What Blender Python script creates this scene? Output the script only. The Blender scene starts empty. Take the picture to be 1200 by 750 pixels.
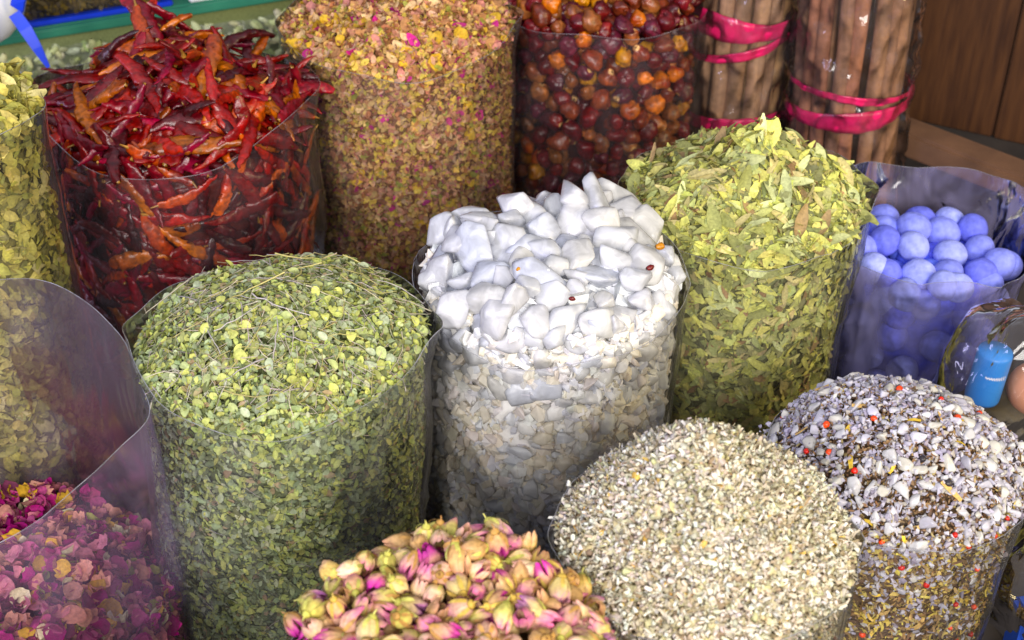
import bpy, bmesh, math
import numpy as np
from mathutils import Matrix, Vector

C = bpy.context.scene.collection
scn = bpy.context.scene
PI = math.pi
rng = np.random.default_rng(7)

# ------------------------------------------------------------------ camera, light, exposure
CAM = np.array([0.0, 0.0, 1.28])
PITCH = math.radians(35)
FPX = 1700.0                                    # focal length for a picture 1200 wide
cd = bpy.data.cameras.new('camera')
cd.sensor_width = 36.0
cd.lens = 36.0 * FPX / 1200
cd.clip_end = 60
cd.dof.use_dof = True
cd.dof.focus_distance = 1.58
cd.dof.aperture_fstop = 7.5
cam = bpy.data.objects.new('camera', cd)
cam.location = CAM
cam.rotation_euler = (math.radians(90) - PITCH, 0, 0)
C.objects.link(cam)
scn.camera = cam

w = bpy.data.worlds.new('World')
scn.world = w
w.use_nodes = True
bg = w.node_tree.nodes['Background']
bg.inputs[0].default_value = (0.80, 0.84, 1.0, 1)
bg.inputs[1].default_value = 0.62


def area(name, loc, target, size, energy, col):
    l = bpy.data.lights.new(name, 'AREA')
    l.shape = 'RECTANGLE'
    l.size, l.size_y = size
    l.energy = energy
    l.color = col
    o = bpy.data.objects.new(name, l)
    o.location = loc
    d = Vector(target) - Vector(loc)
    o.rotation_euler = d.to_track_quat('-Z', 'Y').to_euler()
    C.objects.link(o)
    return o


area('overhead_lamp', (-0.1, 1.1, 2.9), (0, 1.4, 0.3), (1.4, 0.9), 5, (1.0, 0.97, 0.93))
area('front_fill', (0.2, -2.2, 2.25), (0.05, 1.5, 0.2), (2.8, 1.4), 250, (1.0, 0.95, 0.90))  # added fill for aisle bounce, not a lamp of the stall; brightens bag sides
area('warm_shop_lamp', (2.6, 0.2, 1.5), (0.1, 1.4, 0.2), (0.8, 0.8), 44, (1.0, 0.80, 0.36))
area('cool_shop_lamp', (-2.6, 0.0, 1.5), (-0.1, 1.3, 0.2), (0.9, 0.9), 40, (0.62, 0.60, 1.0))

scn.view_settings.view_transform = 'Standard'
scn.view_settings.look = 'None'
scn.view_settings.exposure = 0.0
scn.view_settings.gamma = 1
cy = scn.cycles
cy.use_denoising = True
cy.max_bounces = 16
cy.transparent_max_bounces = 32
cy.diffuse_bounces = 12
cy.glossy_bounces = 3
cy.caustics_reflective = False
cy.caustics_refractive = True
cy.sample_clamp_indirect = 4


# ------------------------------------------------------------------ materials
def nodes(name):
    m = bpy.data.materials.new(name)
    m.use_nodes = True
    nt = m.node_tree
    return m, nt, nt.nodes['Principled BSDF'], nt.nodes['Material Output']


def piece_mat(name, rough=0.6, spec=0.4, transl=0.0, bump=0.3, bscale=220, mott=0.35, jitter=0.25, sss=0.0, coat=0.0, glass=0.0, sat=1.12):
    """colour comes from the pieces' own colour attribute, broken up by fine mottling"""
    m, nt, b, out = nodes(name)
    N, L = nt.nodes.new, nt.links.new
    at = N('ShaderNodeAttribute'); at.attribute_name = 'Col'
    geo = N('ShaderNodeNewGeometry')
    no = N('ShaderNodeTexNoise'); no.inputs['Scale'].default_value = bscale; no.inputs['Detail'].default_value = 3
    L(geo.outputs['Position'], no.inputs['Vector'])
    mr = N('ShaderNodeMapRange')
    mr.inputs[1].default_value = 0.3; mr.inputs[2].default_value = 0.7
    mr.inputs[3].default_value = 1 - mott; mr.inputs[4].default_value = 1 + mott
    L(no.outputs[0], mr.inputs[0])
    oi = N('ShaderNodeObjectInfo')
    mj = N('ShaderNodeMapRange')
    mj.inputs[3].default_value = 1 - jitter; mj.inputs[4].default_value = 1 + jitter
    L(oi.outputs['Random'], mj.inputs[0])
    mu = N('ShaderNodeMath'); mu.operation = 'MULTIPLY'
    L(mr.outputs[0], mu.inputs[0]); L(mj.outputs[0], mu.inputs[1])
    vm = N('ShaderNodeVectorMath'); vm.operation = 'SCALE'
    L(at.outputs['Color'], vm.inputs[0]); L(mu.outputs[0], vm.inputs['Scale'])
    hs = N('ShaderNodeHueSaturation'); hs.inputs['Saturation'].default_value = sat; hs.inputs['Value'].default_value = 1.05
    L(vm.outputs[0], hs.inputs['Color']); vm = hs
    L(vm.outputs[0], b.inputs['Base Color'])
    b.inputs['Roughness'].default_value = rough
    b.inputs['Specular IOR Level'].default_value = spec
    b.inputs['Coat Weight'].default_value = coat
    b.inputs['Coat Roughness'].default_value = 0.2
    if sss:
        b.inputs['Subsurface Weight'].default_value = sss
        b.inputs['Subsurface Radius'].default_value = (1.0, 1.0, 1.05)
        b.inputs['Subsurface Scale'].default_value = 0.025
    if glass:
        b.inputs['Transmission Weight'].default_value = glass
        b.inputs['IOR'].default_value = 1.4
    if bump:
        bp = N('ShaderNodeBump'); bp.inputs['Strength'].default_value = bump; bp.inputs['Distance'].default_value = 0.002
        L(no.outputs[0], bp.inputs['Height']); L(bp.outputs[0], b.inputs['Normal'])
    if transl:
        tr = N('ShaderNodeBsdfTranslucent'); L(vm.outputs[0], tr.inputs[0])
        mx = N('ShaderNodeMixShader'); mx.inputs[0].default_value = transl
        L(b.outputs[0], mx.inputs[1]); L(tr.outputs[0], mx.inputs[2]); L(mx.outputs[0], out.inputs[0])
    return m


def ice_mat(name, clear=0.25, transl=0.36, rough=0.25, bscale=45, bump=0.16):
    """cloudy crystal: part of the light goes straight through, part is scattered on, part back"""
    m, nt, b, out = nodes(name)
    nt.nodes.remove(b)
    N, L = nt.nodes.new, nt.links.new
    at = N('ShaderNodeAttribute'); at.attribute_name = 'Col'
    geo = N('ShaderNodeNewGeometry')
    no = N('ShaderNodeTexNoise'); no.inputs['Scale'].default_value = bscale; no.inputs['Detail'].default_value = 4
    no.inputs['Distortion'].default_value = 0.8
    L(geo.outputs['Position'], no.inputs['Vector'])
    vo = N('ShaderNodeTexVoronoi'); vo.inputs['Scale'].default_value = bscale * 1.6
    L(geo.outputs['Position'], vo.inputs['Vector'])
    ad = N('ShaderNodeMath'); ad.operation = 'MULTIPLY_ADD'; ad.inputs[1].default_value = 0.8
    L(vo.outputs['Distance'], ad.inputs[0]); L(no.outputs[0], ad.inputs[2])
    bp = N('ShaderNodeBump'); bp.inputs['Strength'].default_value = bump; bp.inputs['Distance'].default_value = 0.003
    L(ad.outputs[0], bp.inputs['Height'])
    d = N('ShaderNodeBsdfDiffuse'); t = N('ShaderNodeBsdfTranslucent'); tr = N('ShaderNodeBsdfTransparent')
    g = N('ShaderNodeBsdfGlossy'); g.inputs['Roughness'].default_value = rough
    for q in (d, t, tr): L(at.outputs['Color'], q.inputs[0])
    for q in (d, t, g): L(bp.outputs[0], q.inputs['Normal'])
    m1 = N('ShaderNodeMixShader'); m1.inputs[0].default_value = transl
    L(d.outputs[0], m1.inputs[1]); L(t.outputs[0], m1.inputs[2])
    # veins and cloudy patches inside decide how clear a spot is
    mr = N('ShaderNodeMapRange'); mr.inputs[1].default_value = 0.35; mr.inputs[2].default_value = 0.65
    mr.inputs[3].default_value = clear * 0.3; mr.inputs[4].default_value = clear * 1.8
    L(no.outputs[0], mr.inputs[0])
    m2 = N('ShaderNodeMixShader')
    L(mr.outputs[0], m2.inputs[0]); L(m1.outputs[0], m2.inputs[1]); L(tr.outputs[0], m2.inputs[2])
    fr = N('ShaderNodeFresnel'); fr.inputs[0].default_value = 1.45; L(bp.outputs[0], fr.inputs['Normal'])
    m3 = N('ShaderNodeMixShader')
    L(fr.outputs[0], m3.inputs[0]); L(m2.outputs[0], m3.inputs[1]); L(g.outputs[0], m3.inputs[2])
    L(m3.outputs[0], out.inputs[0])
    return m


def film_mat(name, tint=(0.985, 0.985, 0.985), haze=0.04, hcol=(0.75, 0.75, 0.85), rough=0.16, wr=26, bstr=0.3, gl=0.85):
    m, nt, b, out = nodes(name)
    nt.nodes.remove(b)
    N, L = nt.nodes.new, nt.links.new
    tr = N('ShaderNodeBsdfTransparent'); tr.inputs[0].default_value = (*tint, 1)
    g = N('ShaderNodeBsdfGlossy'); g.inputs['Roughness'].default_value = rough
    d = N('ShaderNodeBsdfDiffuse'); d.inputs[0].default_value = (*hcol, 1)
    tl = N('ShaderNodeBsdfTranslucent'); tl.inputs[0].default_value = (*hcol, 1)
    ad = N('ShaderNodeMixShader'); ad.inputs[0].default_value = 0.5
    L(d.outputs[0], ad.inputs[1]); L(tl.outputs[0], ad.inputs[2])
    geo = N('ShaderNodeNewGeometry')
    mp = N('ShaderNodeMapping'); mp.inputs['Scale'].default_value = (1, 1, 0.45)
    L(geo.outputs['Position'], mp.inputs[0])
    no = N('ShaderNodeTexNoise'); no.inputs['Scale'].default_value = wr; no.inputs['Detail'].default_value = 2.5
    no.inputs['Distortion'].default_value = 0.6
    L(mp.outputs[0], no.inputs['Vector'])
    bp = N('ShaderNodeBump'); bp.inputs['Strength'].default_value = bstr; bp.inputs['Distance'].default_value = 0.02
    L(no.outputs[0], bp.inputs['Height']); L(bp.outputs[0], g.inputs['Normal'])
    mr = N('ShaderNodeMapRange')
    mr.inputs[1].default_value = 0.35; mr.inputs[2].default_value = 0.7
    mr.inputs[3].default_value = haze * 0.4; mr.inputs[4].default_value = haze * 1.7
    L(no.outputs[0], mr.inputs[0])
    m1 = N('ShaderNodeMixShader')
    L(mr.outputs[0], m1.inputs[0]); L(tr.outputs[0], m1.inputs[1]); L(ad.outputs[0], m1.inputs[2])
    lw = N('ShaderNodeFresnel'); lw.inputs['IOR'].default_value = 1.4
    L(bp.outputs[0], lw.inputs['Normal'])
    mg = N('ShaderNodeMath'); mg.operation = 'MULTIPLY'; mg.inputs[1].default_value = gl
    L(lw.outputs[0], mg.inputs[0])
    m2 = N('ShaderNodeMixShader')
    L(mg.outputs[0], m2.inputs[0]); L(m1.outputs[0], m2.inputs[1]); L(g.outputs[0], m2.inputs[2])
    L(m2.outputs[0], out.inputs[0])
    return m


def plain_mat(name, c1, c2=None, rough=0.6, scale=12, stretch=(1, 1, 1), bump=0.2, spec=0.4):
    m, nt, b, out = nodes(name)
    N, L = nt.nodes.new, nt.links.new
    c2 = c2 or tuple(x * 0.7 for x in c1)
    geo = N('ShaderNodeNewGeometry')
    mp = N('ShaderNodeMapping'); mp.inputs['Scale'].default_value = stretch
    L(geo.outputs['Position'], mp.inputs[0])
    no = N('ShaderNodeTexNoise'); no.inputs['Scale'].default_value = scale; no.inputs['Detail'].default_value = 5
    L(mp.outputs[0], no.inputs['Vector'])
    cr = N('ShaderNodeValToRGB')
    cr.color_ramp.elements[0].position = 0.3; cr.color_ramp.elements[1].position = 0.7
    cr.color_ramp.elements[0].color = (*c2, 1); cr.color_ramp.elements[1].color = (*c1, 1)
    L(no.outputs[0], cr.inputs[0]); L(cr.outputs[0], b.inputs['Base Color'])
    b.inputs['Roughness'].default_value = rough
    b.inputs['Specular IOR Level'].default_value = spec
    bp = N('ShaderNodeBump'); bp.inputs['Strength'].default_value = bump; bp.inputs['Distance'].default_value = 0.004
    L(no.outputs[0], bp.inputs['Height']); L(bp.outputs[0], b.inputs['Normal'])
    return m


M = dict(
    herb=piece_mat('dried_herb', 0.6, 0.35, 0.18, 0.2, 300, 0.22, sat=0.98),
    petal=piece_mat('dried_petal', 0.65, 0.3, 0.25, 0.25, 260, 0.25),
    chili=piece_mat('dried_chilli_skin', 0.36, 0.5, 0.0, 0.9, 130, 0.5, 0.3, coat=0.18),
    fruit=piece_mat('dried_fruit_skin', 0.38, 0.45, 0.0, 0.9, 110, 0.5, 0.3, coat=0.08),
    salt=ice_mat('rock_salt'),
    powder=piece_mat('salt_powder', 0.8, 0.2, 0.0, 0.3, 200, 0.03, 0.0, sat=1.0),
    saltfine=piece_mat('salt_grains', 0.4, 0.4, 0.35, 0.2, 200, 0.05, 0.04, sat=1.0),
    bud=piece_mat('dried_rosebud', 0.6, 0.3, 0.12, 0.3, 240, 0.25, 0.2, sat=1.02),
    ball=piece_mat('chalky_blue', 0.95, 0.1, 0.0, 0.7, 110, 0.2, 0.12),
    grain=piece_mat('dried_chamomile', 0.8, 0.2, 0.12, 0.2, 320, 0.18, 0.15),
    flake=piece_mat('dark_flakes', 0.6, 0.35, 0.1, 0.2, 320, 0.3, 0.2),
    pepper=piece_mat('peppercorn_skin', 0.35, 0.5, 0.0, 0.3, 400, 0.2, 0.2),
    bark=piece_mat('cinnamon_bark', 0.7, 0.3, 0.0, 0.4, 90, 0.2, 0.2, sat=1.1),
    film=film_mat('clear_film'),
    film_haze=film_mat('hazy_film', (0.96, 0.955, 0.97), 0.08, (0.62, 0.6, 0.72), 0.2),
    film_rose=film_mat('purple_hazed_film', (0.96, 0.95, 0.97), 0.13, (0.60, 0.46, 0.70), 0.22, 16, 0.3, 0.6),
    film_blue=film_mat('crinkled_bag_film', (0.95, 0.93, 0.98), 0.30, (0.60, 0.56, 0.95), 0.14, 22, 0.5, 1.6),
    film_wrap=film_mat('crackling_wrap', (0.98, 0.975, 0.98), 0.03, (0.8, 0.75, 0.75), 0.07, 24, 0.6, 1.5),
    rim=film_mat('film_edge', (0.9, 0.9, 0.92), 0.32, (0.75, 0.75, 0.85), 0.25, 40),
    ribbon=plain_mat('pink_ribbon', (0.72, 0.015, 0.13), (0.55, 0.01, 0.08), 0.28, 60, bump=0.4),
    ground=plain_mat('dark_ground', (0.045, 0.036, 0.032), (0.02, 0.016, 0.016), 0.8, 9),
    wood=plain_mat('red_brown_wood', (0.085, 0.032, 0.010), (0.038, 0.013, 0.005), 0.45, 14, (6, 6, 0.5), 0.15),
    rail=plain_mat('old_rail_wood', (0.16, 0.08, 0.042), (0.10, 0.05, 0.027), 0.6, 10, (2, 2, 2), 0.15),
    wall=plain_mat('dark_wall', (0.035, 0.02, 0.014), (0.02, 0.012, 0.01), 0.8, 6),
    white=plain_mat('white_plastic', (0.8, 0.82, 0.86), (0.74, 0.76, 0.82), 0.35, 20, bump=0.05),
    blue=plain_mat('blue_plastic', (0.012, 0.06, 0.72), (0.01, 0.045, 0.6), 0.35, 20, bump=0.05),
    bluelabel=plain_mat('blue_label', (0.03, 0.22, 0.62), (0.025, 0.18, 0.55), 0.4, 20, bump=0.02),
    navy=plain_mat('navy_label', (0.015, 0.06, 0.36), (0.012, 0.05, 0.30), 0.4, 20, bump=0.02),
    glassedge=plain_mat('green_shelf_edge', (0.05, 0.27, 0.17), (0.035, 0.21, 0.14), 0.2, 20, bump=0.0),
    terracotta=plain_mat('orange_clay', (0.62, 0.26, 0.13), (0.5, 0.19, 0.09), 0.75, 30),
    darkbox=plain_mat('dark_herb_box', (0.07, 0.05, 0.015), (0.03, 0.022, 0.008), 0.5, 60, bump=0.3),
    cream=plain_mat('cream_lump', (0.72, 0.66, 0.48), (0.6, 0.52, 0.36), 0.7, 60),
)


# ------------------------------------------------------------------ object helpers
def tag(o, label=None, cat=None, group=None, kind=None):
    if label: o['label'] = label
    if cat: o['category'] = cat
    if group: o['group'] = group
    if kind: o['kind'] = kind
    return o


def thing(name, label, cat, loc=(0, 0, 0), group=None):
    o = bpy.data.objects.new(name, None)
    o.empty_display_size = 0.05
    o.location = loc
    C.objects.link(o)
    return tag(o, label, cat, group)


def np_mesh(name, V, T, cols=None, mat=None, smooth=True):
    """mesh from arrays; T is (n,3) or (n,4)"""
    me = bpy.data.meshes.new(name)
    V = np.asarray(V, np.float32); T = np.asarray(T, np.int32)
    k = T.shape[1]
    me.vertices.add(len(V)); me.vertices.foreach_set('co', V.ravel())
    me.loops.add(T.size); me.loops.foreach_set('vertex_index', T.ravel())
    me.polygons.add(len(T))
    me.polygons.foreach_set('loop_start', np.arange(0, T.size, k, dtype=np.int32))
    me.polygons.foreach_set('use_smooth', np.full(len(T), smooth, bool))
    if cols is not None:
        at = me.attributes.new('Col', 'FLOAT_COLOR', 'POINT')
        rgba = np.ones((len(V), 4), np.float32); rgba[:, :3] = cols
        at.data.foreach_set('color', rgba.ravel())
    if mat: me.materials.append(mat)
    me.update(calc_edges=True)
    return me


def link(name, me, parent=None, loc=None):
    o = bpy.data.objects.new(name, me)
    if parent: o.parent = parent
    if loc is not None: o.location = loc
    C.objects.link(o)
    return o


def bm_obj(name, bm, mat, parent=None, smooth=False, loc=None):
    me = bpy.data.meshes.new(name)
    bm.normal_update(); bm.to_mesh(me); bm.free()
    if smooth:
        me.polygons.foreach_set('use_smooth', np.ones(len(me.polygons), bool))
    me.materials.append(mat)
    return link(name, me, parent, loc)


def box_bm(c, s, rot=None, bevel=0.003):
    bm = bmesh.new()
    bmesh.ops.create_cube(bm, size=1)
    bmesh.ops.scale(bm, vec=s, verts=bm.verts)
    if bevel: bmesh.ops.bevel(bm, geom=bm.edges[:], offset=bevel, segments=2, affect='EDGES')
    if rot is not None: bmesh.ops.rotate(bm, cent=(0, 0, 0), matrix=rot, verts=bm.verts)
    bmesh.ops.translate(bm, vec=c, verts=bm.verts)
    return bm


def grid_faces(nu, nv, wrap=False):
    """quads of a grid indexed [u][v]; wrap closes u"""
    f = []
    for i in range(nu if wrap else nu - 1):
        for j in range(nv - 1):
            a = i * nv + j; b = ((i + 1) % nu) * nv + j
            f.append((a, b, b + 1, a + 1))
    return f


def tris(f):
    f = np.asarray(f)
    return np.vstack([f[:, [0, 1, 2]], f[:, [0, 2, 3]]])


def tube(path, rad, seg=8, cap=True):
    P = np.asarray(path, float); n = len(P)
    R = np.broadcast_to(rad, (n,))
    Tn = np.gradient(P, axis=0); Tn /= np.linalg.norm(Tn, axis=1)[:, None] + 1e-12
    up = np.array([0, 0, 1.0]) if abs(Tn[0][2]) < 0.9 else np.array([1.0, 0, 0])
    V = []
    for i in range(n):
        a = np.cross(Tn[i], up); a /= np.linalg.norm(a) + 1e-12
        b = np.cross(a, Tn[i])
        an = np.linspace(0, 2 * PI, seg, endpoint=False)
        V.append(P[i] + R[i] * (np.cos(an)[:, None] * a + np.sin(an)[:, None] * b))
    V = np.vstack(V)
    F = []
    for i in range(n - 1):
        for j in range(seg):
            a0 = i * seg + j; a1 = i * seg + (j + 1) % seg
            F.append((a0, a1, a1 + seg, a0 + seg))
    return V, np.asarray(F)


def wob(V, k, amp, r):
    """smooth pseudo noise: a few random sines"""
    s = np.zeros(len(V))
    for i in range(4):
        d = r.normal(size=3); d /= np.linalg.norm(d)
        s += np.sin(V @ d * k * r.uniform(0.6, 1.6) + r.uniform(0, 6.3))
    return amp * s / 2


# ------------------------------------------------------------------ piece templates: (verts, tris, shade) in unit size, z is the thin direction
def t_leaf(r, width=0.42, n=5, curl=0.25, fold=0.15, twist=0.3, blunt=0.8):
    V, S = [], []
    for i in range(n):
        t = i / (n - 1)
        wd = width * 0.5 * (math.sin(PI * (0.05 + 0.9 * t)) ** blunt)
        for j in (-1, 0, 1):
            x = t - 0.5; y = j * wd
            z = -curl * (x * x) * 1.6 + fold * abs(j) * wd * 1.6 + twist * x * y + r.normal() * 0.012
            V.append((x, y, z)); S.append(1.12 if j == 0 else 0.97)
    F = grid_faces(n, 3)
    return np.array(V), tris(F), np.array(S)


def t_flake(r, asp=0.6, cup=0.3, n=7):
    an = np.sort(np.linspace(0, 2 * PI, n, endpoint=False) + r.normal(0, 0.22, n))
    rad = 0.5 * r.uniform(0.6, 1.1, n)
    V = [(0, 0, 0)]
    k = r.uniform(0.3, 1.2); ph = r.uniform(0, PI)
    for a, q in zip(an, rad):
        x, y = q * math.cos(a), q * math.sin(a) * asp
        V.append((x, y, cup * (x * math.cos(ph) + y * math.sin(ph)) ** 2 * 2 * k + r.normal(0, 0.05)))
    T = [(0, i + 1, (i + 1) % n + 1) for i in range(n)]
    return np.array(V), np.array(T), np.r_[0.95, np.ones(n)]


def t_petal(r, asp=0.85, cup=0.5, n=4, crumple=0.07):
    V, S = [], []
    for i in range(n):
        for j in range(n):
            u, v = i / (n - 1) * 2 - 1, j / (n - 1) * 2 - 1
            # square to disc, then cup and crumple
            x = u * math.sqrt(1 - v * v / 2) * 0.5; y = v * math.sqrt(1 - u * u / 2) * 0.5 * asp
            z = cup * (x * x * r.uniform(0.5, 1.2) + 0.6 * y * y) * 1.6 + r.normal(0, crumple)
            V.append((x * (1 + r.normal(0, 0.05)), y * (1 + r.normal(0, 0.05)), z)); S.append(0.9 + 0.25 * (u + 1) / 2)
    F = grid_faces(n, n)
    return np.array(V), tris(F), np.array(S)


def t_strip(r, width=0.14, n=5, bend=0.4):
    V = []
    k = r.uniform(-1, 1) * bend; k2 = r.uniform(-1, 1) * bend
    for i in range(n):
        t = i / (n - 1) - 0.5
        wd = width * 0.5 * (1 - abs(t) * 0.7)
        c = np.array([t, k * t * t * 2, k2 * t * t * 2])
        V += [c + (0, wd, 0), c + (0, -wd, 0.3 * wd)]
    F = grid_faces(n, 2)
    return np.array(V), tris(F), np.ones(len(V))


def t_twig(r, rad=0.014, n=6, bend=0.2):
    t = np.linspace(-0.5, 0.5, n)
    k, k2 = r.uniform(-1, 1, 2) * bend
    P = np.c_[t, k * t * t * 2 + r.normal(0, 0.012, n), k2 * t * t + r.normal(0, 0.008, n)]
    V, F = tube(P, rad * np.linspace(1.2, 0.6, n), 4)
    return V, tris(F), np.ones(len(V))


def sphere(nu, nv):
    V, F = [], []
    for i in range(nu):
        for j in range(nv):
            th = PI * (j + 0.0) / (nv - 1); ph = 2 * PI * i / nu
            V.append((math.cos(th), math.sin(th) * math.cos(ph), math.sin(th) * math.sin(ph)))
    return np.array(V), np.array(grid_faces(nu, nv, True))


def ico(sub):
    bm = bmesh.new(); bmesh.ops.create_icosphere(bm, subdivisions=sub, radius=1)
    bm.verts.index_update()
    V = np.array([v.co[:] for v in bm.verts]); T = np.array([[v.index for v in f.verts] for f in bm.faces]); bm.free()
    return V, T


def t_blob(r, nu=5, nv=4, asp=(0.5, 0.32, 0.26), k=3, amp=0.16):
    V, F = sphere(nu, nv)
    V = V * (1 + wob(V, k, amp, r))[:, None] * np.array(asp)
    return V, tris(F), np.ones(len(V))


def t_crystal(r, asp=(0.5, 0.38, 0.28), pts=12, soft=0):
    """broken salt lump: convex facets, worn round when soft is given"""
    bm = bmesh.new()
    P = r.normal(size=(pts, 3)); P /= np.linalg.norm(P, axis=1)[:, None]
    P *= r.uniform(0.7, 1.06, (pts, 1)) * np.array(asp) * r.uniform(0.85, 1.2, 3)
    for p in P: bm.verts.new(p)
    bmesh.ops.convex_hull(bm, input=bm.verts)
    bmesh.ops.delete(bm, geom=[v for v in bm.verts if not v.link_faces], context='VERTS')
    if soft:
        bmesh.ops.dissolve_limit(bm, angle_limit=0.35, verts=bm.verts, edges=bm.edges)
        bmesh.ops.triangulate(bm, faces=bm.faces)
        bmesh.ops.subdivide_edges(bm, edges=bm.edges[:], cuts=3, use_grid_fill=True)
        for k in range(soft): bmesh.ops.smooth_vert(bm, verts=bm.verts, factor=0.5, use_axis_x=True, use_axis_y=True, use_axis_z=True)
    bmesh.ops.triangulate(bm, faces=bm.faces)
    bm.verts.index_update()
    V = np.array([v.co[:] for v in bm.verts]); T = np.array([[v.index for v in f.verts] for f in bm.faces])
    bm.free()
    if soft: V = V * (1.05 + wob(V, 7, 0.035, r) + wob(V, 26, 0.005, r) + wob(V, 50, 0.004, r))[:, None]
    return V, T, np.ones(len(V))


def t_chili(r, col, tip):
    n, sg = 30, 14
    t = np.linspace(0, 1, n)
    k = r.uniform(0.05, 0.85) * r.choice([-1, 1]); k2 = r.uniform(-0.5, 0.2)
    x = t - 0.5
    P = np.c_[x, k * 0.32 * (x ** 2) * 2 + r.normal(0, 0.006, n), k2 * x ** 2 + 0.02 * np.sin(t * 7 + r.uniform(0, 6))]
    rad = 0.082 * r.uniform(0.7, 1.3) * np.clip(np.sin(PI * np.clip(t * 0.93 + 0.05, 0, 1) ** 0.72), 0, 1) ** 0.75 + 0.004
    V, F = tube(P, rad, sg)
    c = np.repeat(P, sg, 0)
    D = V - c
    flat = r.uniform(0.36, 0.62)
    ang = np.tile(np.linspace(0, 2 * PI, sg, endpoint=False), n)
    tt = np.repeat(t, sg)
    ridg = 1 + 0.17 * np.sin(ang * 2 + tt * 5 + r.uniform(0, 6)) + 0.10 * np.sin(ang * 3 - tt * 17 + r.uniform(0, 6)) + 0.07 * np.sin(tt * 38 + ang * 2) + 0.05 * np.sin(tt * 61 - ang * 3 + 1) - 0.13 * np.abs(np.sin(ang * 2.5 + 6 * tt + 1.3 * np.sin(tt * 23 + r.uniform(0, 6)))) ** 0.6 + 0.06
    D = D * ridg[:, None]; D[:, 2] *= flat
    V = c + D
    V = V + np.c_[wob(V, 34, 0.003, r), wob(V, 30, 0.005, r), wob(V, 32, 0.005, r)]
    mix = np.clip(0.5 + wob(V, 9, 0.5, r), 0, 1)[:, None]
    cols = np.array(col) * (1 - mix) + np.array(tip) * mix
    # short dry stalk at the thick end
    sp = np.array([[-0.49, P[0, 1], P[0, 2]], [-0.53, P[0, 1] + 0.01, P[0, 2] + 0.01], [-0.6, P[0, 1] + 0.03, P[0, 2] + 0.03]])
    V2, F2 = tube(sp if r.uniform() < 0.4 else sp[:1] + np.array([[0, 0, 0], [-0.01, 0, 0], [-0.02, 0, 0]]), [0.028, 0.015, 0.011], 5)
    F = np.vstack([tris(F), tris(F2) + len(V)])
    cols = np.vstack([cols, np.tile((0.30, 0.16, 0.05), (len(V2), 1))])
    return np.vstack([V, V2]), F, cols


def t_fruit(r, col, col2, dot):
    V, F = sphere(20, 14)
    S = V.copy()
    asp = np.array([r.uniform(0.46, 0.6), 0.48, r.uniform(0.4, 0.48)])
    w1 = wob(S, 3.0, 0.15, r) + wob(S, 9.0, 0.06, r) - 0.16 * np.abs(np.sin(2.5 * np.arctan2(S[:, 1], S[:, 2]) + 3 * S[:, 0])) ** 0.5
    V = V * (1 + w1)[:, None] * asp
    mix = np.clip(0.35 + wob(S, 2.2, 0.55, r), 0, 1)[:, None]
    cols = np.array(col) * (1 - mix) + np.array(col2) * mix
    if dot: cols[S[:, 0] > 0.90] = (0.72, 0.45, 0.22)
    V[S[:, 0] > 0.96] *= 0.86
    return V, tris(F), cols


def t_bud(r, base, tipc, mid):
    """closed dried rosebud lying along x: wrapped petals (tip at +x)"""
    Vs, Fs, Cs, off = [], [], [], 0
    base, tipc, mid = map(np.array, (base, tipc, mid))
    for p in range(6):
        a0 = p * 2.4 + r.uniform(-0.3, 0.3); span = r.uniform(2.0, 2.7); nn, mm = 6, 6
        rr = 0.245 + 0.017 * p; ln = r.uniform(0.72, 0.9) - 0.05 * (p % 3)
        op = r.uniform(-0.06, 0.03) + 0.010 * p
        for i in range(nn):
            for j in range(mm):
                s = (i / (nn - 1) - 0.5); t = j / (mm - 1)
                edge = 1 - 0.5 * (2 * s) ** 4 * t
                x = -0.42 + ln * t * edge
                q = rr * (math.sin(PI * min(1, 0.10 + 0.80 * t)) ** 0.65) + op * t ** 3
                a = a0 + s * span * (1 - 0.35 * t)
                q *= 1 + 0.04 * math.sin(9 * s + 3 * t + p) + r.normal(0, 0.012)
                Vs.append((x, q * math.cos(a), q * math.sin(a)))
                e = np.clip(t * 1.25 - 0.25 + r.normal(0, 0.08), 0, 1)
                c = base * (1 - e) + mid * e if e < 0.5 else mid * (1 - (e - .5) * 2) + tipc * (e - .5) * 2
                Cs.append(c)
        Fs.append(np.array(grid_faces(nn, mm)) + off); off += nn * mm
    return np.array(Vs), tris(np.vstack(Fs)), np.array(Cs)


def t_calyx(r, col, col2):
    """green-brown cup with pointed sepals and a bit of stalk"""
    Vs, Fs, Cs, off = [], [], [], 0
    col, col2 = np.array(col), np.array(col2)
    V, F = sphere(8, 6); V = V * np.array([0.10, 0.13, 0.13]) + np.array([-0.44, 0, 0])
    Vs.append(V); Fs.append(F); Cs.append(np.tile(col, (len(V), 1))); off = len(V)
    V, F = tube([(-0.5, 0, 0), (-0.58, 0.01, 0.02), (-0.68, 0.05, 0.03)], [0.035, 0.026, 0.022], 5)
    Vs.append(V); Fs.append(F + off); Cs.append(np.tile(col2, (len(V), 1))); off += len(V)
    for s in range(5):
        a0 = s * 2 * PI / 5 + r.uniform(-0.2, 0.2); L = r.uniform(0.28, 0.6); fl = r.uniform(0, 0.16)
        for j in range(5):
            t = j / 4; x = -0.44 + L * t
            q = 0.275 * (math.sin(PI * min(1, 0.12 + 0.7 * t)) ** 0.6) + fl * t * t + 0.012
            wd = 0.26 * (1 - t) ** 0.7 + 0.02
            for k in (-1, 0, 1):
                a = a0 + k * wd
                Vs.append(np.array([[x, q * math.cos(a), q * math.sin(a)]])); Cs.append((col * (1 - t) + col2 * t)[None])
        Fs.append(np.array(grid_faces(5, 3)) + off); off += 15
    return np.vstack(Vs), tris(np.vstack(Fs)), np.vstack(Cs)


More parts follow.
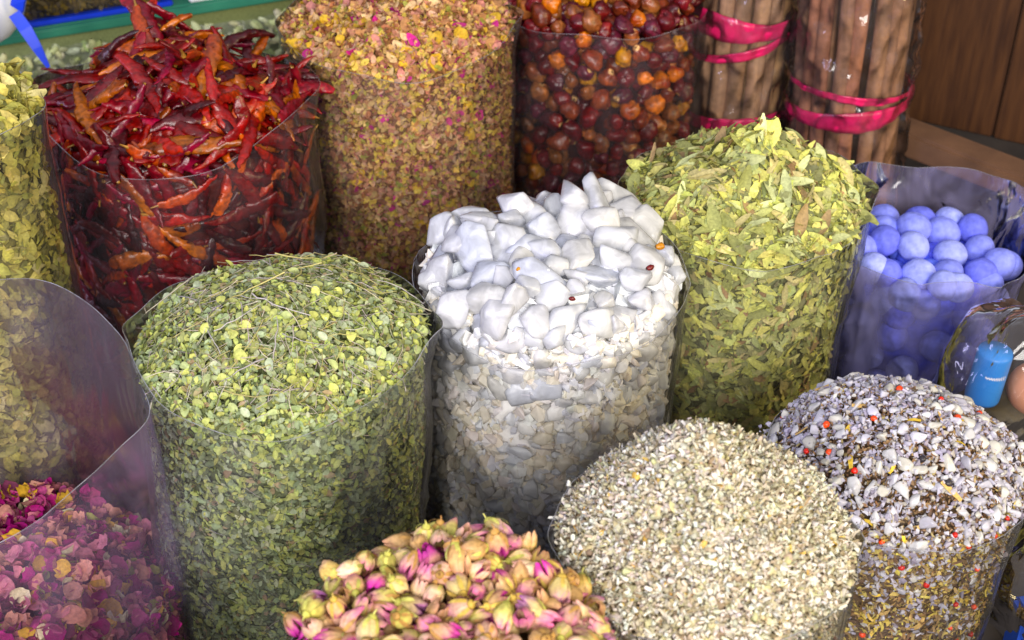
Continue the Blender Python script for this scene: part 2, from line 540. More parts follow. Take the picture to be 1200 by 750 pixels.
# ------------------------------------------------------------------ a filled bag
class Bag:
    def __init__(s, c, zr, r, h, p=2.0, level=0.0, lean=(0, 0), peak=(0, 0), bumps=0.006, seed=1, tip=1.0):
        s.c, s.zr, s.r, s.h, s.p, s.level, s.lean, s.peak, s.bumps = c, zr, r, h, p, level, lean, peak, bumps
        s.rng = np.random.default_rng(seed)
        s.ph = s.rng.uniform(0, 6.3, 8)
        s.tip = tip

    def rad(s, a, z):
        """the filled bag is not a true cylinder: it sags and bulges a little"""
        ph = s.ph; k = np.clip((s.zr - z) / 0.12, 0, 1)
        return s.r * (1 + k * (0.012 * np.sin(2 * a + 9 * z + ph[4]) + 0.011 * np.sin(3 * a - 22 * z + ph[5]) + 0.007 * np.sin(5 * a + 34 * z + ph[6])))

    def shear(s, P):
        P = P.copy(); dz = P[:, 2] - s.zr
        P[:, 0] += s.lean[0] * dz; P[:, 1] += s.lean[1] * dz
        return P

    def height(s, x, y):
        """heap height over local disc coordinates in units of the radius"""
        xs = x - s.peak[0] * np.clip(1 - np.hypot(x, y), 0, 1); ys = y - s.peak[1] * np.clip(1 - np.hypot(x, y), 0, 1)
        q = np.clip(np.hypot(xs, ys), 0, 1.2)
        z = s.h * (1 - q ** s.p)
        ph = s.ph
        b = np.sin(x * 5 + y * 3 + ph[0]) + np.sin(y * 6 - x * 2 + ph[1]) + 0.6 * np.sin(x * 11 + ph[2]) * np.sin(y * 10 + ph[3])
        return z + s.bumps * b

    def dome_at(s, x, y, rr=None):
        rr = rr or s.r
        e = 0.01
        z = s.height(x, y)
        dx = (s.height(x + e, y) - z) / e / rr; dy = (s.height(x, y + e) - z) / e / rr
        P = np.c_[s.c[0] + x * rr, s.c[1] + y * rr, s.zr + s.level + z]
        n = np.c_[-dx, -dy, np.ones(len(x))]; n /= np.linalg.norm(n, axis=1)[:, None]
        return s.shear(P), n

    def dome(s, n, rmax=0.97):
        q = np.sqrt(s.rng.uniform(0, rmax ** 2, n)); a = s.rng.uniform(0, 2 * PI, n)
        return s.dome_at(q * np.cos(a), q * np.sin(a))

    def side(s, n, inset=0.004, zlow=0.0, spread=2.1):
        a = -PI / 2 + s.rng.uniform(-spread, spread, n)
        zt = s.zr + s.level
        z = zlow + (zt + 0.012 - zlow) * s.rng.uniform(0, 1, n)
        rr = s.rad(a, z) - inset
        P = np.c_[s.c[0] + rr * np.cos(a), s.c[1] + rr * np.sin(a), z]
        return s.shear(P), np.c_[np.cos(a), np.sin(a), np.zeros(n)]

    def core(s, inset=0.012):  # mostly coloured darker than the pieces, to put shade into the gaps
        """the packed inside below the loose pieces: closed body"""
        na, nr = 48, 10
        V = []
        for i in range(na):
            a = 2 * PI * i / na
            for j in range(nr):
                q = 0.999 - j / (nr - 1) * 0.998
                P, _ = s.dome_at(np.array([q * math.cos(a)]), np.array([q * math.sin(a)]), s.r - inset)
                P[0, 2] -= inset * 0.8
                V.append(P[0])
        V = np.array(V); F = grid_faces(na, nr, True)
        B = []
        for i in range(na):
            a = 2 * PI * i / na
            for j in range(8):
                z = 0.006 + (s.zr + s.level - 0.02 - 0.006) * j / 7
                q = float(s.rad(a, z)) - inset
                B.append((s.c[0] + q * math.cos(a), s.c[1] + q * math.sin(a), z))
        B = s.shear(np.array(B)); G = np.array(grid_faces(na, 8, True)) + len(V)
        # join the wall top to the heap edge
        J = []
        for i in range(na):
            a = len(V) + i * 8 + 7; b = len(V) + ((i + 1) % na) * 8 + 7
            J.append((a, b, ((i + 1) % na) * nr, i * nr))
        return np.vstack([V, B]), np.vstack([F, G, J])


def frames(nrm, tilt, r, axis=None, axis_w=0.0):
    n = nrm + r.normal(size=nrm.shape) * np.asarray(tilt).reshape(-1, 1)
    n /= np.linalg.norm(n, axis=1)[:, None]
    a = r.normal(size=nrm.shape)
    if axis is not None: a = a * (1 - axis_w) + np.asarray(axis) * axis_w * r.choice([-1, 1], len(nrm))[:, None] * 2
    x = a - (a * n).sum(1)[:, None] * n; x /= np.linalg.norm(x, axis=1)[:, None] + 1e-9
    y = np.cross(n, x)
    return np.stack([x, y, n], axis=2)            # columns


def pal_pick(pal, n, r, jit=0.18):
    W = np.array([p[3] for p in pal], float); W /= W.sum()
    Cc = np.array([p[:3] for p in pal])[r.choice(len(pal), n, p=W)]
    return Cc * r.uniform(1 - jit, 1 + jit, (n, 1)) * r.uniform(1 - jit * 0.35, 1 + jit * 0.35, (n, 3))


def batch(tmpl, P, n, size, tilt, pal, r, off=(0, 0), axis=None, axis_w=0.0, colfn=None, jit=0.18):
    """many pieces as arrays: each point gets one of the templates"""
    N = len(P)
    Rm = frames(n, np.broadcast_to(tilt, (N,)), r, axis, axis_w)
    sz = r.uniform(size[0], size[1], N)
    P = P + n * r.uniform(off[0], off[1], N)[:, None]
    col = pal_pick(pal, N, r, jit)
    which = r.integers(0, len(tmpl), N)
    Vo, To, Co, o = [], [], [], 0
    for k, (V, T, S) in enumerate(tmpl):
        idx = np.where(which == k)[0]
        if not len(idx): continue
        W = np.einsum('nij,vj->nvi', Rm[idx] * sz[idx, None, None], V) + P[idx, None, :]
        Vo.append(W.reshape(-1, 3))
        To.append((T[None] + (np.arange(len(idx)) * len(V))[:, None, None]).reshape(-1, T.shape[1]) + o)
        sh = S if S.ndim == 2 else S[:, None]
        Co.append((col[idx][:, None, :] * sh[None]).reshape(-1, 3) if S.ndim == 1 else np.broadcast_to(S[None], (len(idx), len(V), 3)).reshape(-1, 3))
        o += len(idx) * len(V)
    return np.vstack(Vo), np.vstack(To), np.clip(np.vstack(Co), 0, 1)


def merge(parts):
    Vs, Ts, Cs, o = [], [], [], 0
    for V, T, Cc in parts:
        if T.shape[1] == 4: T = tris(T)
        Vs.append(V); Ts.append(T + o); Cs.append(np.broadcast_to(Cc, (len(V), 3))); o += len(V)
    return np.vstack(Vs), np.vstack(Ts), np.vstack(Cs)


def stuff(name, parts, mat, label, cat, smooth=True):
    V, T, Cc = merge(parts)
    o = link(name, np_mesh(name, V, T, Cc, mat, smooth))
    return tag(o, label, cat, kind='stuff')


def spread(P, n, dmin, want, bag=None):
    """keep points at least dmin apart, in order; with a bag given, only where the pile is open to view"""
    if bag is not None:
        k = seen_from_front(P, n, bag); P, n = P[k], n[k]
    keep = []
    K = np.empty((0, 3))
    for i in range(len(P)):
        if len(K) == 0 or np.min(((K - P[i]) ** 2).sum(1)) > dmin ** 2:
            keep.append(i); K = np.vstack([K, P[i]])
            if len(keep) >= want: break
    return P[keep], n[keep]


def seen_from_front(P, n, bag):
    """rough test: piece faces the aisle, is in the picture and no other bag stands before it"""
    ok = ((CAM - P) * n).sum(1) > -0.12 * np.linalg.norm(CAM - P, axis=1)
    uv = np.array([pix(p) for p in P])
    ok &= (uv[:, 0] > -30) & (uv[:, 0] < 1230) & (uv[:, 1] > -30) & (uv[:, 1] < 780)
    for t in np.linspace(0.02, 0.5, 40):
        Q = P + (CAM - P) * t
        for o in list(B.values()):
            if o is bag: continue
            cx = o.c[0] + o.lean[0] * (Q[:, 2] - o.zr); cy_ = o.c[1] + o.lean[1] * (Q[:, 2] - o.zr)
            ok &= ~((np.hypot(Q[:, 0] - cx, Q[:, 1] - cy_) < o.r * 0.88) & (Q[:, 2] < o.zr + o.level + 0.2 * o.h))
    return ok


def pix(P):
    """where a point falls in the 1200 x 750 picture (used only to word the labels)"""
    d = np.asarray(P) - CAM
    c, s_ = math.cos(PITCH), math.sin(PITCH)
    dep = d[1] * c - d[2] * s_
    return 600 + FPX * d[0] / dep, 375 - FPX * (d[1] * s_ + d[2] * c) / dep


SINGLES = []      # (object, kind words, colour word, bag words, zone)


def singles(name, cat, group, bagw, variants, P, n, size, tilt, r, bag, mat, off=(0, 0), axis=None, axis_w=0.0, noun=None, child=None, flip=False, side=False):
    """one object per piece; variants = [(colour word, mesh)]; labels are written at the end"""
    N = len(P)
    Rm = frames(n, np.broadcast_to(tilt, (N,)), r, axis, axis_w)
    szs = r.uniform(size[0], size[1], N)
    P = P + n * r.uniform(off[0], off[1], N)[:, None]
    out = []
    for i in range(N):
        cw, me = variants[r.integers(0, len(variants))]
        o = bpy.data.objects.new(name, me if not isinstance(me, tuple) else me[0])
        Mx = np.eye(4); Mx[:3, :3] = Rm[i] * szs[i]; Mx[:3, 3] = P[i]
        o.matrix_world = Matrix(Mx.tolist())
        C.objects.link(o)
        if isinstance(me, tuple):
            c = bpy.data.objects.new(child, me[1]); c.parent = o; C.objects.link(c)
        tag(o, None, cat, group)
        SINGLES.append(dict(o=o, noun=noun or name.replace('_', ' '), col=cw, bag=bagw, p=P[i], size=szs[i] / size[1], rel=(szs[i] - size[0]) / (size[1] - size[0] + 1e-9), side=side, b=bag, group=group))
        out.append(o)
    return out


def vmeshes(name, fn, pals, mat, per=3, smooth=True, seed=3, jit=0.12):
    """mesh variants: per colour word, `per` shapes; fn(r) -> (V, T, shade)"""
    r = np.random.default_rng(seed)
    out = []
    for cw, col in pals:
        for k in range(per):
            V, T, S = fn(r)
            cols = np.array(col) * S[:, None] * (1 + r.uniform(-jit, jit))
            out.append((cw, np_mesh(name, V, T, np.clip(cols, 0, 1), mat, smooth)))
    return out


def film(bag, label, mat, group='clear film bags of spice', rimfn=None, flare=0.0, fin=0.5, wr=0.006, seed=1, top_extra=0.015, name='spice_bag', zb=0.0, fin_az=(0.0, PI), cat='bag', nz=46, na=260, crease=1.0):
    """clear open-topped bag: film sleeve, its cut edge, a welded seam and the bottom"""
    r = np.random.default_rng(seed)
    ph = r.uniform(0, 6.3, 12)
    root = thing(name, label, cat, (bag.c[0], bag.c[1], 0), group)
    rimfn = rimfn or (lambda a: 0.0)
    cre = [(r.uniform(0, 2 * PI), r.uniform(0.25, 1.05) * bag.zr, r.uniform(-1, 1), r.uniform(0.02, 0.09), r.uniform(0.0025, 0.006), r.uniform(0.001, 0.0035)) for k in range(34)]
    V = []
    for i in range(na):
        a = 2 * PI * i / na
        zt = bag.zr + top_extra + rimfn(a) + 0.004 * math.sin(3 * a + ph[0]) + 0.003 * math.sin(7 * a + ph[1])
        for j in range(nz):
            t = j / (nz - 1)
            z = zb + 0.004 + (zt - zb - 0.004) * t
            up = max(0.0, (z - (bag.zr + bag.level - 0.03)) / 0.08)
            q = float(bag.rad(a, z)) * (1 + wr * (math.sin(5 * a + 4 * z * 10 + ph[2]) * 0.5 + math.sin(9 * a - z * 30 + ph[3]) * 0.35 + math.sin(17 * a + z * 55 + ph[4]) * 0.25)) + 0.0035
            q *= 1 + flare * up
            for ca, cz, tilt_, ln_, wd_, am_ in cre:       # sharp outward creases in the film
                da = ((a - ca + PI) % (2 * PI) - PI) * bag.r; dz_ = z - cz
                e1 = da * math.cos(tilt_ * 1.5) + dz_ * math.sin(tilt_ * 1.5); e2 = -da * math.sin(tilt_ * 1.5) + dz_ * math.cos(tilt_ * 1.5)
                if abs(e2) < ln_ * 2 and abs(e1) < wd_ * 4: q += am_ * crease * math.exp(-abs(e1) / wd_ - (e2 / ln_) ** 2)
            for fa in fin_az:
                dd = (a - fa + PI) % (2 * PI) - PI
                q += fin * 0.03 * min(1, up) * math.exp(-(dd / 0.16) ** 2)
            if t < 0.06: q *= 0.9 + 0.1 * t / 0.06
            V.append((bag.c[0] + q * math.cos(a), bag.c[1] + q * math.sin(a), z))
    V = bag.shear(np.array(V)) - np.array([bag.c[0], bag.c[1], 0])
    F = grid_faces(na, nz, True)
    link('film', np_mesh('film', V, F, None, mat), root)
    rimp = V[nz - 1::nz]
    TV, TF = tube(np.vstack([rimp, rimp[:2]]), 0.0005, 5)
    link('cut_edge', np_mesh('cut_edge', TV, TF, None, M['rim']), root)
    k = int(na * 0.02) * nz
    seam = V[k:k + nz].copy()
    dirn = seam * np.array([1, 1, 0]); dirn /= np.linalg.norm(dirn, axis=1)[:, None]
    side_v = np.c_[-dirn[:, 1], dirn[:, 0], np.zeros(nz)]
    SV = np.vstack([seam + dirn * 0.0015 - side_v * 0.003, seam + dirn * 0.0022 + side_v * 0.003])
    SF = [(i, i + 1, nz + i + 1, nz + i) for i in range(nz - 1)]
    link('seam', np_mesh('seam', SV, SF, None, mat), root)
    return root


# ------------------------------------------------------------------ the setting
bm = bmesh.new()
bmesh.ops.create_grid(bm, x_segments=20, y_segments=20, size=4)
tag(bm_obj('ground', bm, M['ground'], loc=(0, 2.2, 0)), 'dark shaded floor under the bags', None, kind='structure')
tag(bm_obj('wall', box_bm((0, 3.45, 1.0), (7, 0.1, 2.2), bevel=0), M['wall']), 'dark wall at the back of the stall', None, kind='structure')

# wooden cupboard side at the right: boards one by one
root = thing('wooden_cupboard', 'red brown wooden cupboard side of tall boards at the upper right', 'cupboard', (0.95, 2.35, 0))
xs = -0.22
for k, wd in enumerate((0.17, 0.15, 0.16, 0.15)):
    q = xs + wd / 2; xs += wd
    o = bm_obj('board', box_bm((0.0, 0.0, 0.55), (wd - 0.003, 0.024 + 0.004 * (k % 2), 1.1), bevel=0.003), M['wood'], root)
    o.location = (q * math.cos(math.radians(-28)), q * math.sin(math.radians(-28)) + 0.06, 0.0)
    o.rotation_euler = (math.radians(-4), 0, math.radians(-28))
root2 = tag(bm_obj('wooden_rail', box_bm((0, 0, 0), (0.62, 0.06, 0.045), bevel=0.006), M['rail'], loc=(0.80, 2.06, 0.125)),
            'pale brown wooden rail running below the wooden cupboard', 'rail')
root2.rotation_euler = (0, math.radians(4), math.radians(-38))


# ------------------------------------------------------------------ bags in their places (metres, floor z = 0)
B = dict(
    chili=Bag((-0.463, 1.815), 0.38, 0.186, 0.046, 1.4, -0.002, (0.02, 0), (0.0, 0.1), 0.010, 11),
    pale=Bag((-0.172, 2.051), 0.38, 0.174, 0.085, 1.9, 0.0, (0, 0), (0, 0), 0.004, 12),
    fruit=Bag((0.144, 2.239), 0.344, 0.174, 0.045, 1.8, 0.02, (0, 0), (0, 0), 0.006, 13),
    senna=Bag((0.295, 1.587), 0.353, 0.151, 0.114, 0.68, 0.005, (0.05, 0), (0.02, 0), 0.005, 14),
    salt=Bag((0.044, 1.378), 0.38, 0.152, 0.045, 2.3, 0.0, (0.03, 0), (0.05, 0.05), 0.008, 15),
    marj=Bag((-0.242, 1.246), 0.38, 0.154, 0.064, 1.6, 0.0, (0.05, 0), (0, 0), 0.003, 16),
    rose=Bag((-0.564, 1.130), 0.38, 0.184, 0.02, 2.0, -0.272, (-0.04, 0), (0, 0), 0.008, 17),
    yel=Bag((-0.655, 1.490), 0.515, 0.112, 0.045, 1.8, 0.0, (0, 0), (0, 0), 0.006, 18),
    cham=Bag((0.171, 0.942), 0.38, 0.129, 0.112, 1.3, 0.0, (0.0, 0), (-0.05, 0.05), 0.003, 19),
    mix=Bag((0.400, 1.150), 0.290, 0.132, 0.072, 2.2, 0.0, (0.08, 0), (0, 0), 0.003, 20),
    buds=Bag((-0.048, 0.790), 0.425, 0.129, 0.03, 1.7, -0.016, (0, 0), (0, 0), 0.006, 21),
    blue=Bag((0.573, 1.695), 0.236, 0.124, 0.018, 2.0, -0.034, (0, 0), (0, 0), 0.004, 22),
)

front_dip = lambda d, c=-PI / 2, wd=1.0: (lambda a: -d * math.exp(-((((a - c) + PI) % (2 * PI) - PI) / wd) ** 2))
film(B['chili'], 'clear film bag heaped with dried red chillies', M['film'], rimfn=lambda a: -0.012 + 0.02 * math.cos(2 * a), seed=1)
film(B['pale'], 'clear film bag filled with pale yellow pink dried petals', M['film'], seed=2, rimfn=lambda a: -0.004 + 0.01 * math.cos(2 * a))
film(B['fruit'], 'clear film bag filled with wrinkled dark red dried fruits', M['film'], seed=3)
film(B['senna'], 'clear film bag with a pointed heap of yellow green senna leaves', M['film'], seed=4, rimfn=lambda a: -0.004 + 0.014 * math.cos(2 * a), top_extra=0.012)
film(B['salt'], 'clear film bag heaped with white rock salt crystals', M['film'], seed=5, top_extra=0.0, fin=0.1, rimfn=front_dip(0.02))
film(B['marj'], 'clear film bag with a rounded heap of small green herb leaves', M['film_haze'], seed=6, rimfn=lambda a: -0.004 + 0.012 * math.cos(2 * a))
film(B['rose'], 'tall hazy film bag half full of purple pink rose petals', M['film_rose'], seed=7, top_extra=0.0, rimfn=lambda a: 0.03 * math.sin(a) + 0.0)
film(B['yel'], 'clear film bag of yellow dried leaves at the left edge', M['film'], seed=8)
film(B['cham'], 'clear film bag with a pale heap of dried chamomile', M['film'], seed=9, top_extra=0.006, fin=0.5)
film(B['mix'], 'clear film bag of coarse salt mixed with brown herbs and red peppercorns', M['film'], seed=10, top_extra=0.004, fin=0.3)
film(B['buds'], 'clear film bag piled with dried pink and yellow rosebuds', M['film'], seed=11, top_extra=-0.030, fin=0.3)
film(B['blue'], 'crinkled clear bag of blue balls beside the cinnamon', M['film_blue'], seed=12, flare=0.10, wr=0.02, top_extra=0.02, fin=0.3, crease=1.6, rimfn=lambda a: 0.02 * math.sin(a) + 0.012 * math.sin(3 * a))

# ------------------------------------------------------------------ chillies
r = np.random.default_rng(31)
b = B['chili']
cpal = [('dark maroon', (0.045, 0.004, 0.006), (0.12, 0.008, 0.010)), ('deep red', (0.12, 0.006, 0.007), (0.24, 0.011, 0.010)),
        ('bright red', (0.20, 0.008, 0.008), (0.36, 0.020, 0.010)), ('orange red', (0.24, 0.012, 0.008), (0.46, 0.085, 0.012)),
        ('purple red', (0.11, 0.005, 0.018), (0.26, 0.010, 0.035)), ('wine red', (0.09, 0.005, 0.010), (0.20, 0.009, 0.016)), ('blackish red', (0.03, 0.004, 0.006), (0.08, 0.006, 0.009)), ('brownish orange', (0.17, 0.018, 0.009), (0.42, 0.12, 0.018))]
cv, tm = [], []
for cw, c1, c2 in cpal:
    for k in range(4 if cw != 'brownish orange' else 2):
        V, T, cc = t_chili(r, c1, c2)
        cv.append((cw, np_mesh('chilli', V, T, cc, M['chili'])))
        tm.append((V, T, cc))
P, n = b.dome(4000, 0.84); P, n = spread(P, n, 0.019, 125, b)
singles('dried_chilli', 'chilli', 'dried chillies in the tall film bag', 'chilli heap', cv, P, n, (0.095, 0.15), 0.24, r, b, M['chili'], (0.0, 0.016), axis=np.array([1.0, 0.25, 0]), axis_w=0.3)
q = r.uniform(0.25, 0.85, 16); a = r.uniform(0, 2 * PI, 16)
P, n = b.dome_at(q * np.cos(a), q * np.sin(a))
singles('dried_chilli', 'chilli', 'dried chillies in the tall film bag', 'chilli heap', cv, P, n, (0.07, 0.10), 0.2, r, b, M['chili'], (0.002, 0.012), axis=np.array([0, 0.1, 1.0]), axis_w=0.8)
P, n = b.side(4000, 0.014, 0.02, 2.0); P, n = spread(P, n, 0.024, 150, b)
singles('dried_chilli', 'chilli', 'dried chillies in the tall film bag', 'chilli bag', cv, P, n, (0.075, 0.12), 0.14, r, b, M['chili'], (-0.008, 0.0), side=True, axis=np.array([1, 0, 0]), axis_w=0.3)
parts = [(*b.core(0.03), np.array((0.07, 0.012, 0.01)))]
P, n = b.dome(140, 0.9); parts.append(batch(tm, P, n, (0.08, 0.11), 0.3, [(1, 1, 1, 1)], r, (-0.02, -0.008)))
P, n = b.side(160, 0.022, 0.01); parts.append(batch(tm, P, n, (0.08, 0.11), 0.15, [(1, 1, 1, 1)], r, (-0.01, 0.0)))
stuff('chilli_filling', parts, M['chili'], 'packed red chillies deeper inside the chilli bag', 'chillies')

# ------------------------------------------------------------------ pale petals
r = np.random.default_rng(32)
b = B['pale']
ppal = [(0.66, 0.44, 0.20, 3), (0.70, 0.52, 0.15, 2.8), (0.55, 0.27, 0.19, 2.2), (0.42, 0.20, 0.10, 1.6), (0.62, 0.40, 0.26, 2), (0.36, 0.34, 0.09, 0.8), (0.50, 0.08, 0.24, 0.35), (0.25, 0.11, 0.06, 1)]
tm = [t_petal(r, r.uniform(0.5, 0.9), 0.9, 3, 0.1) for k in range(6)] + [t_flake(r, 0.6, 0.7) for k in range(6)]
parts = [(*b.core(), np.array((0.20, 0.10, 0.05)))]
P, n = b.dome(13000, 0.99); parts.append(batch(tm, P, n, (0.008, 0.016), 0.55, ppal, r, (-0.006, 0.006)))
P, n = b.side(17000, 0.007); parts.append(batch(tm, P, n, (0.008, 0.015), 0.4, ppal, r, (-0.008, 0.001)))
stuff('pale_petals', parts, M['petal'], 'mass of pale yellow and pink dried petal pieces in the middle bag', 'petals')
pv = vmeshes('petal', lambda q: t_petal(q, q.uniform(0.5, 0.95), 0.9, 4, 0.07), [('cream', (0.70, 0.50, 0.28)), ('yellow', (0.68, 0.46, 0.10)), ('dusty pink', (0.60, 0.28, 0.24)), ('tan', (0.50, 0.27, 0.14)), ('magenta', (0.52, 0.07, 0.26))], M['petal'], 3)
pv = pv[:12] * 2 + pv[12:]
P, n = b.dome(3000, 0.96); P, n = spread(P, n, 0.012, 180, b)
singles('petal_piece', 'petal', 'larger pieces among the pale dried petals', 'pale petal heap', pv, P, n, (0.016, 0.026), 0.5, r, b, M['petal'], (0.002, 0.008))
P, n = b.side(3000, 0.006, 0.08, 1.5); P, n = spread(P, n, 0.014, 110, b)
P = P - n * 0.003
singles('petal_piece', 'petal', 'larger pieces among the pale dried petals', 'pale petal bag', pv, P, n, (0.015, 0.022), 0.15, r, b, M['petal'], (-0.003, 0.0), side=True)

# ------------------------------------------------------------------ dark red dried fruits
r = np.random.default_rng(33)
b = B['fruit']
fp = [('dark maroon', (0.075, 0.010, 0.012), (0.13, 0.016, 0.02), 1), ('wine red', (0.10, 0.011, 0.014), (0.16, 0.022, 0.02), 1), ('reddish brown', (0.14, 0.028, 0.018), (0.22, 0.06, 0.03), 1),
      ('purple brown', (0.085, 0.014, 0.028), (0.14, 0.03, 0.04), 1), ('orange', (0.58, 0.15, 0.012), (0.30, 0.035, 0.012), 0), ('amber', (0.48, 0.22, 0.03), (0.28, 0.09, 0.03), 0), ('brown', (0.30, 0.12, 0.05), (0.20, 0.06, 0.03), 1)]
fv, tm = [], []
for cw, c1, c2, dt in fp:
    for k in range(6 if dt else 3):
        V, T, cc = t_fruit(r, c1, c2, dt and k % 2 == 0)
        fv.append((cw, np_mesh('fruit', V, T, cc, M['fruit']))); tm.append((V, T, cc))
P, n = b.dome(3000, 0.92); P, n = spread(P, n, 0.025, 115, b)
singles('dried_fruit', 'dried fruit', 'wrinkled dried fruits in the film bag', 'dark fruit bag', fv, P, n, (0.028, 0.040), 0.8, r, b, M['fruit'], (-0.004, 0.006))
P, n = b.side(5000, 0.019, 0.02, 1.9); P, n = spread(P, n, 0.025, 185, b)
singles('dried_fruit', 'dried fruit', 'wrinkled dried fruits in the film bag', 'dark fruit bag', fv, P, n, (0.027, 0.038), 0.9, r, b, M['fruit'], (-0.004, 0.0), side=True)
parts = [(*b.core(0.045), np.array((0.04, 0.008, 0.008)))]
P, n = b.side(1200, 0.044, 0.01, 2); P, n = spread(P, n, 0.026, 180); parts.append(batch(tm, P, n, (0.034, 0.044), 0.9, [(1, 1, 1, 1)], r))
P, n = b.dome(900, 0.85); P, n = spread(P, n, 0.026, 110); parts.append(batch(tm, P, n, (0.034, 0.044), 0.9, [(1, 1, 1, 1)], r, (-0.028, -0.02)))
stuff('fruit_filling', parts, M['fruit'], 'dark fruits packed deeper inside the dried fruit bag', 'dried fruits')

# ------------------------------------------------------------------ senna leaves
r = np.random.default_rng(34)
b = B['senna']
spal = [(0.54, 0.54, 0.13, 3), (0.46, 0.48, 0.17, 3), (0.62, 0.60, 0.14, 2.4), (0.26, 0.27, 0.10, 2), (0.42, 0.36, 0.15, 1.2), (0.17, 0.17, 0.07, 1.2), (0.32, 0.19, 0.08, 0.5)]
tm = [t_leaf(r, r.uniform(0.26, 0.42), 4, r.uniform(-0.2, 0.4), 0.2) for k in range(7)] + [t_flake(r, 0.6, 0.4) for k in range(4)]
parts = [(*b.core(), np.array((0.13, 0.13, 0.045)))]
P, n = b.dome(5200, 0.99); parts.append(batch(tm, P, n, (0.010, 0.028), 0.45, spal, r, (-0.006, 0.005)))
P, n = b.side(8500, 0.007); parts.append(batch(tm, P, n, (0.010, 0.026), 0.28, spal, r, (-0.008, 0.0)))
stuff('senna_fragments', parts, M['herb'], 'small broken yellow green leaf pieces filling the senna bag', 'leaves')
sv = vmeshes('leaf', lambda q: t_leaf(q, q.uniform(0.24, 0.40), 7, q.uniform(-0.3, 0.5), 0.22, 0.5), [('bright yellow green', (0.66, 0.65, 0.15)), ('pale green', (0.56, 0.59, 0.26)), ('olive', (0.32, 0.33, 0.10)), ('straw yellow', (0.56, 0.48, 0.19)), ('brownish', (0.36, 0.24, 0.10))], M['herb'], 4)
sv = sv[:16] * 2 + sv[16:18]
P, n = b.dome(3000, 0.97); P, n = spread(P, n, 0.0105, 190, b)
singles('senna_leaf', 'leaf', 'whole senna leaves on the pointed heap', 'senna heap', sv, P, n, (0.026, 0.050), 0.4, r, b, M['herb'], (0.002, 0.009))
P, n = b.side(3000, 0.006, 0.06, 1.5); P, n = spread(P, n, 0.014, 110, b)
singles('senna_leaf', 'leaf', 'whole senna leaves on the pointed heap', 'senna bag', sv, P, n, (0.024, 0.038), 0.08, r, b, M['herb'], (-0.003, 0.0), side=True)

# ------------------------------------------------------------------ rock salt
r = np.random.default_rng(35)
b = B['salt']
sc = [('milky', (0.92, 0.92, 0.96)), ('bluish', (0.85, 0.88, 0.98)), ('greyish', (0.88, 0.89, 0.93)), ('creamy', (0.93, 0.92, 0.90))]
xv = vmeshes('crystal', lambda q: t_crystal(q, (0.52, q.uniform(0.32, 0.46), q.uniform(0.26, 0.40)), int(q.integers(12, 20)), 1), sc, M['salt'], 9, True, 5, 0.03)
P, n = b.dome(3000, 0.87); P, n = spread(P, n, 0.023, 110, b)
singles('salt_crystal', 'salt crystal', 'large rock salt crystals on the white heap', 'salt heap', xv, P, n, (0.040, 0.082), 0.34, r, b, M['salt'], (-0.006, 0.006))
P, n = b.side(3000, 0.016, 0.29, 1.9); P, n = spread(P, n, 0.022, 70, b)
singles('salt_crystal', 'salt crystal', 'large rock salt crystals on the white heap', 'salt bag', xv, P, n, (0.034, 0.052), 0.3, r, b, M['salt'], (-0.004, 0.0), side=True)
xf = vmeshes('crystal', lambda q: t_crystal(q, (0.52, q.uniform(0.3, 0.44), q.uniform(0.22, 0.34)), int(q.integers(10, 16)), 1), [('white', (0.88, 0.87, 0.86)), ('bluish', (0.83, 0.85, 0.90)), ('creamy', (0.90, 0.85, 0.74)), ('pinkish', (0.87, 0.81, 0.79))], M['saltfine'], 6, True, 6, 0.02)
P, n = b.side(6000, 0.010, 0.12, 1.5); P, n = spread(P, n, 0.015, 150, b)
singles('salt_crystal', 'salt crystal', 'smaller rock salt crystals behind the film', 'salt bag', xf, P, n, (0.020, 0.032), 0.35, r, b, M['salt'], (-0.003, 0.0), side=True)
tmx = [t_crystal(r, (0.5, 0.4, 0.32), 10) for k in range(12)]
parts = []
wpal = [(0.87, 0.86, 0.85, 2), (0.82, 0.83, 0.88, 1), (0.90, 0.85, 0.74, 1.6)]
P, n = b.side(4200, 0.010, 0.005, 2.1); parts.append(batch(tmx, P, n, (0.009, 0.024), 0.6, wpal, r, (-0.010, 0.0), jit=0.05))
P, n = b.dome(420, 0.95); parts.append(batch(tmx, P, n, (0.03, 0.05), 0.6, [(0.86, 0.87, 0.90, 1)], r, (-0.024, -0.010), jit=0.05))
stuff('salt_grains', parts, M['saltfine'], 'small white salt grains packed in the rock salt bag', 'salt', smooth=False)
V, F = b.core(0.024)
tag(link('salt_powder', np_mesh('salt_powder', V, F, np.tile((0.92, 0.91, 0.90), (len(V), 1)), M['powder'])), 'white salt packed solid deep inside the rock salt bag', 'salt', kind='stuff')
pp = vmeshes('seed', lambda q: t_blob(q, 8, 6, (0.5, 0.36, 0.3)), [('dark red', (0.12, 0.012, 0.012)), ('orange brown', (0.50, 0.22, 0.05))], M['pepper'], 1)
for k, (x, y, s_) in enumerate(((0.62, -0.42, 0.010), (0.74, -0.25, 0.012), (0.1, -0.75, 0.007), (-0.2, -0.6, 0.006))):
    P, n = b.dome_at(np.array([x]), np.array([y]))
    singles('stray_seed', 'seed', 'stray seeds lying on the white salt', 'salt heap', [pp[k % 2]], P, n, (s_, s_ * 1.1), 0.3, r, b, M['pepper'], (0.026, 0.028))

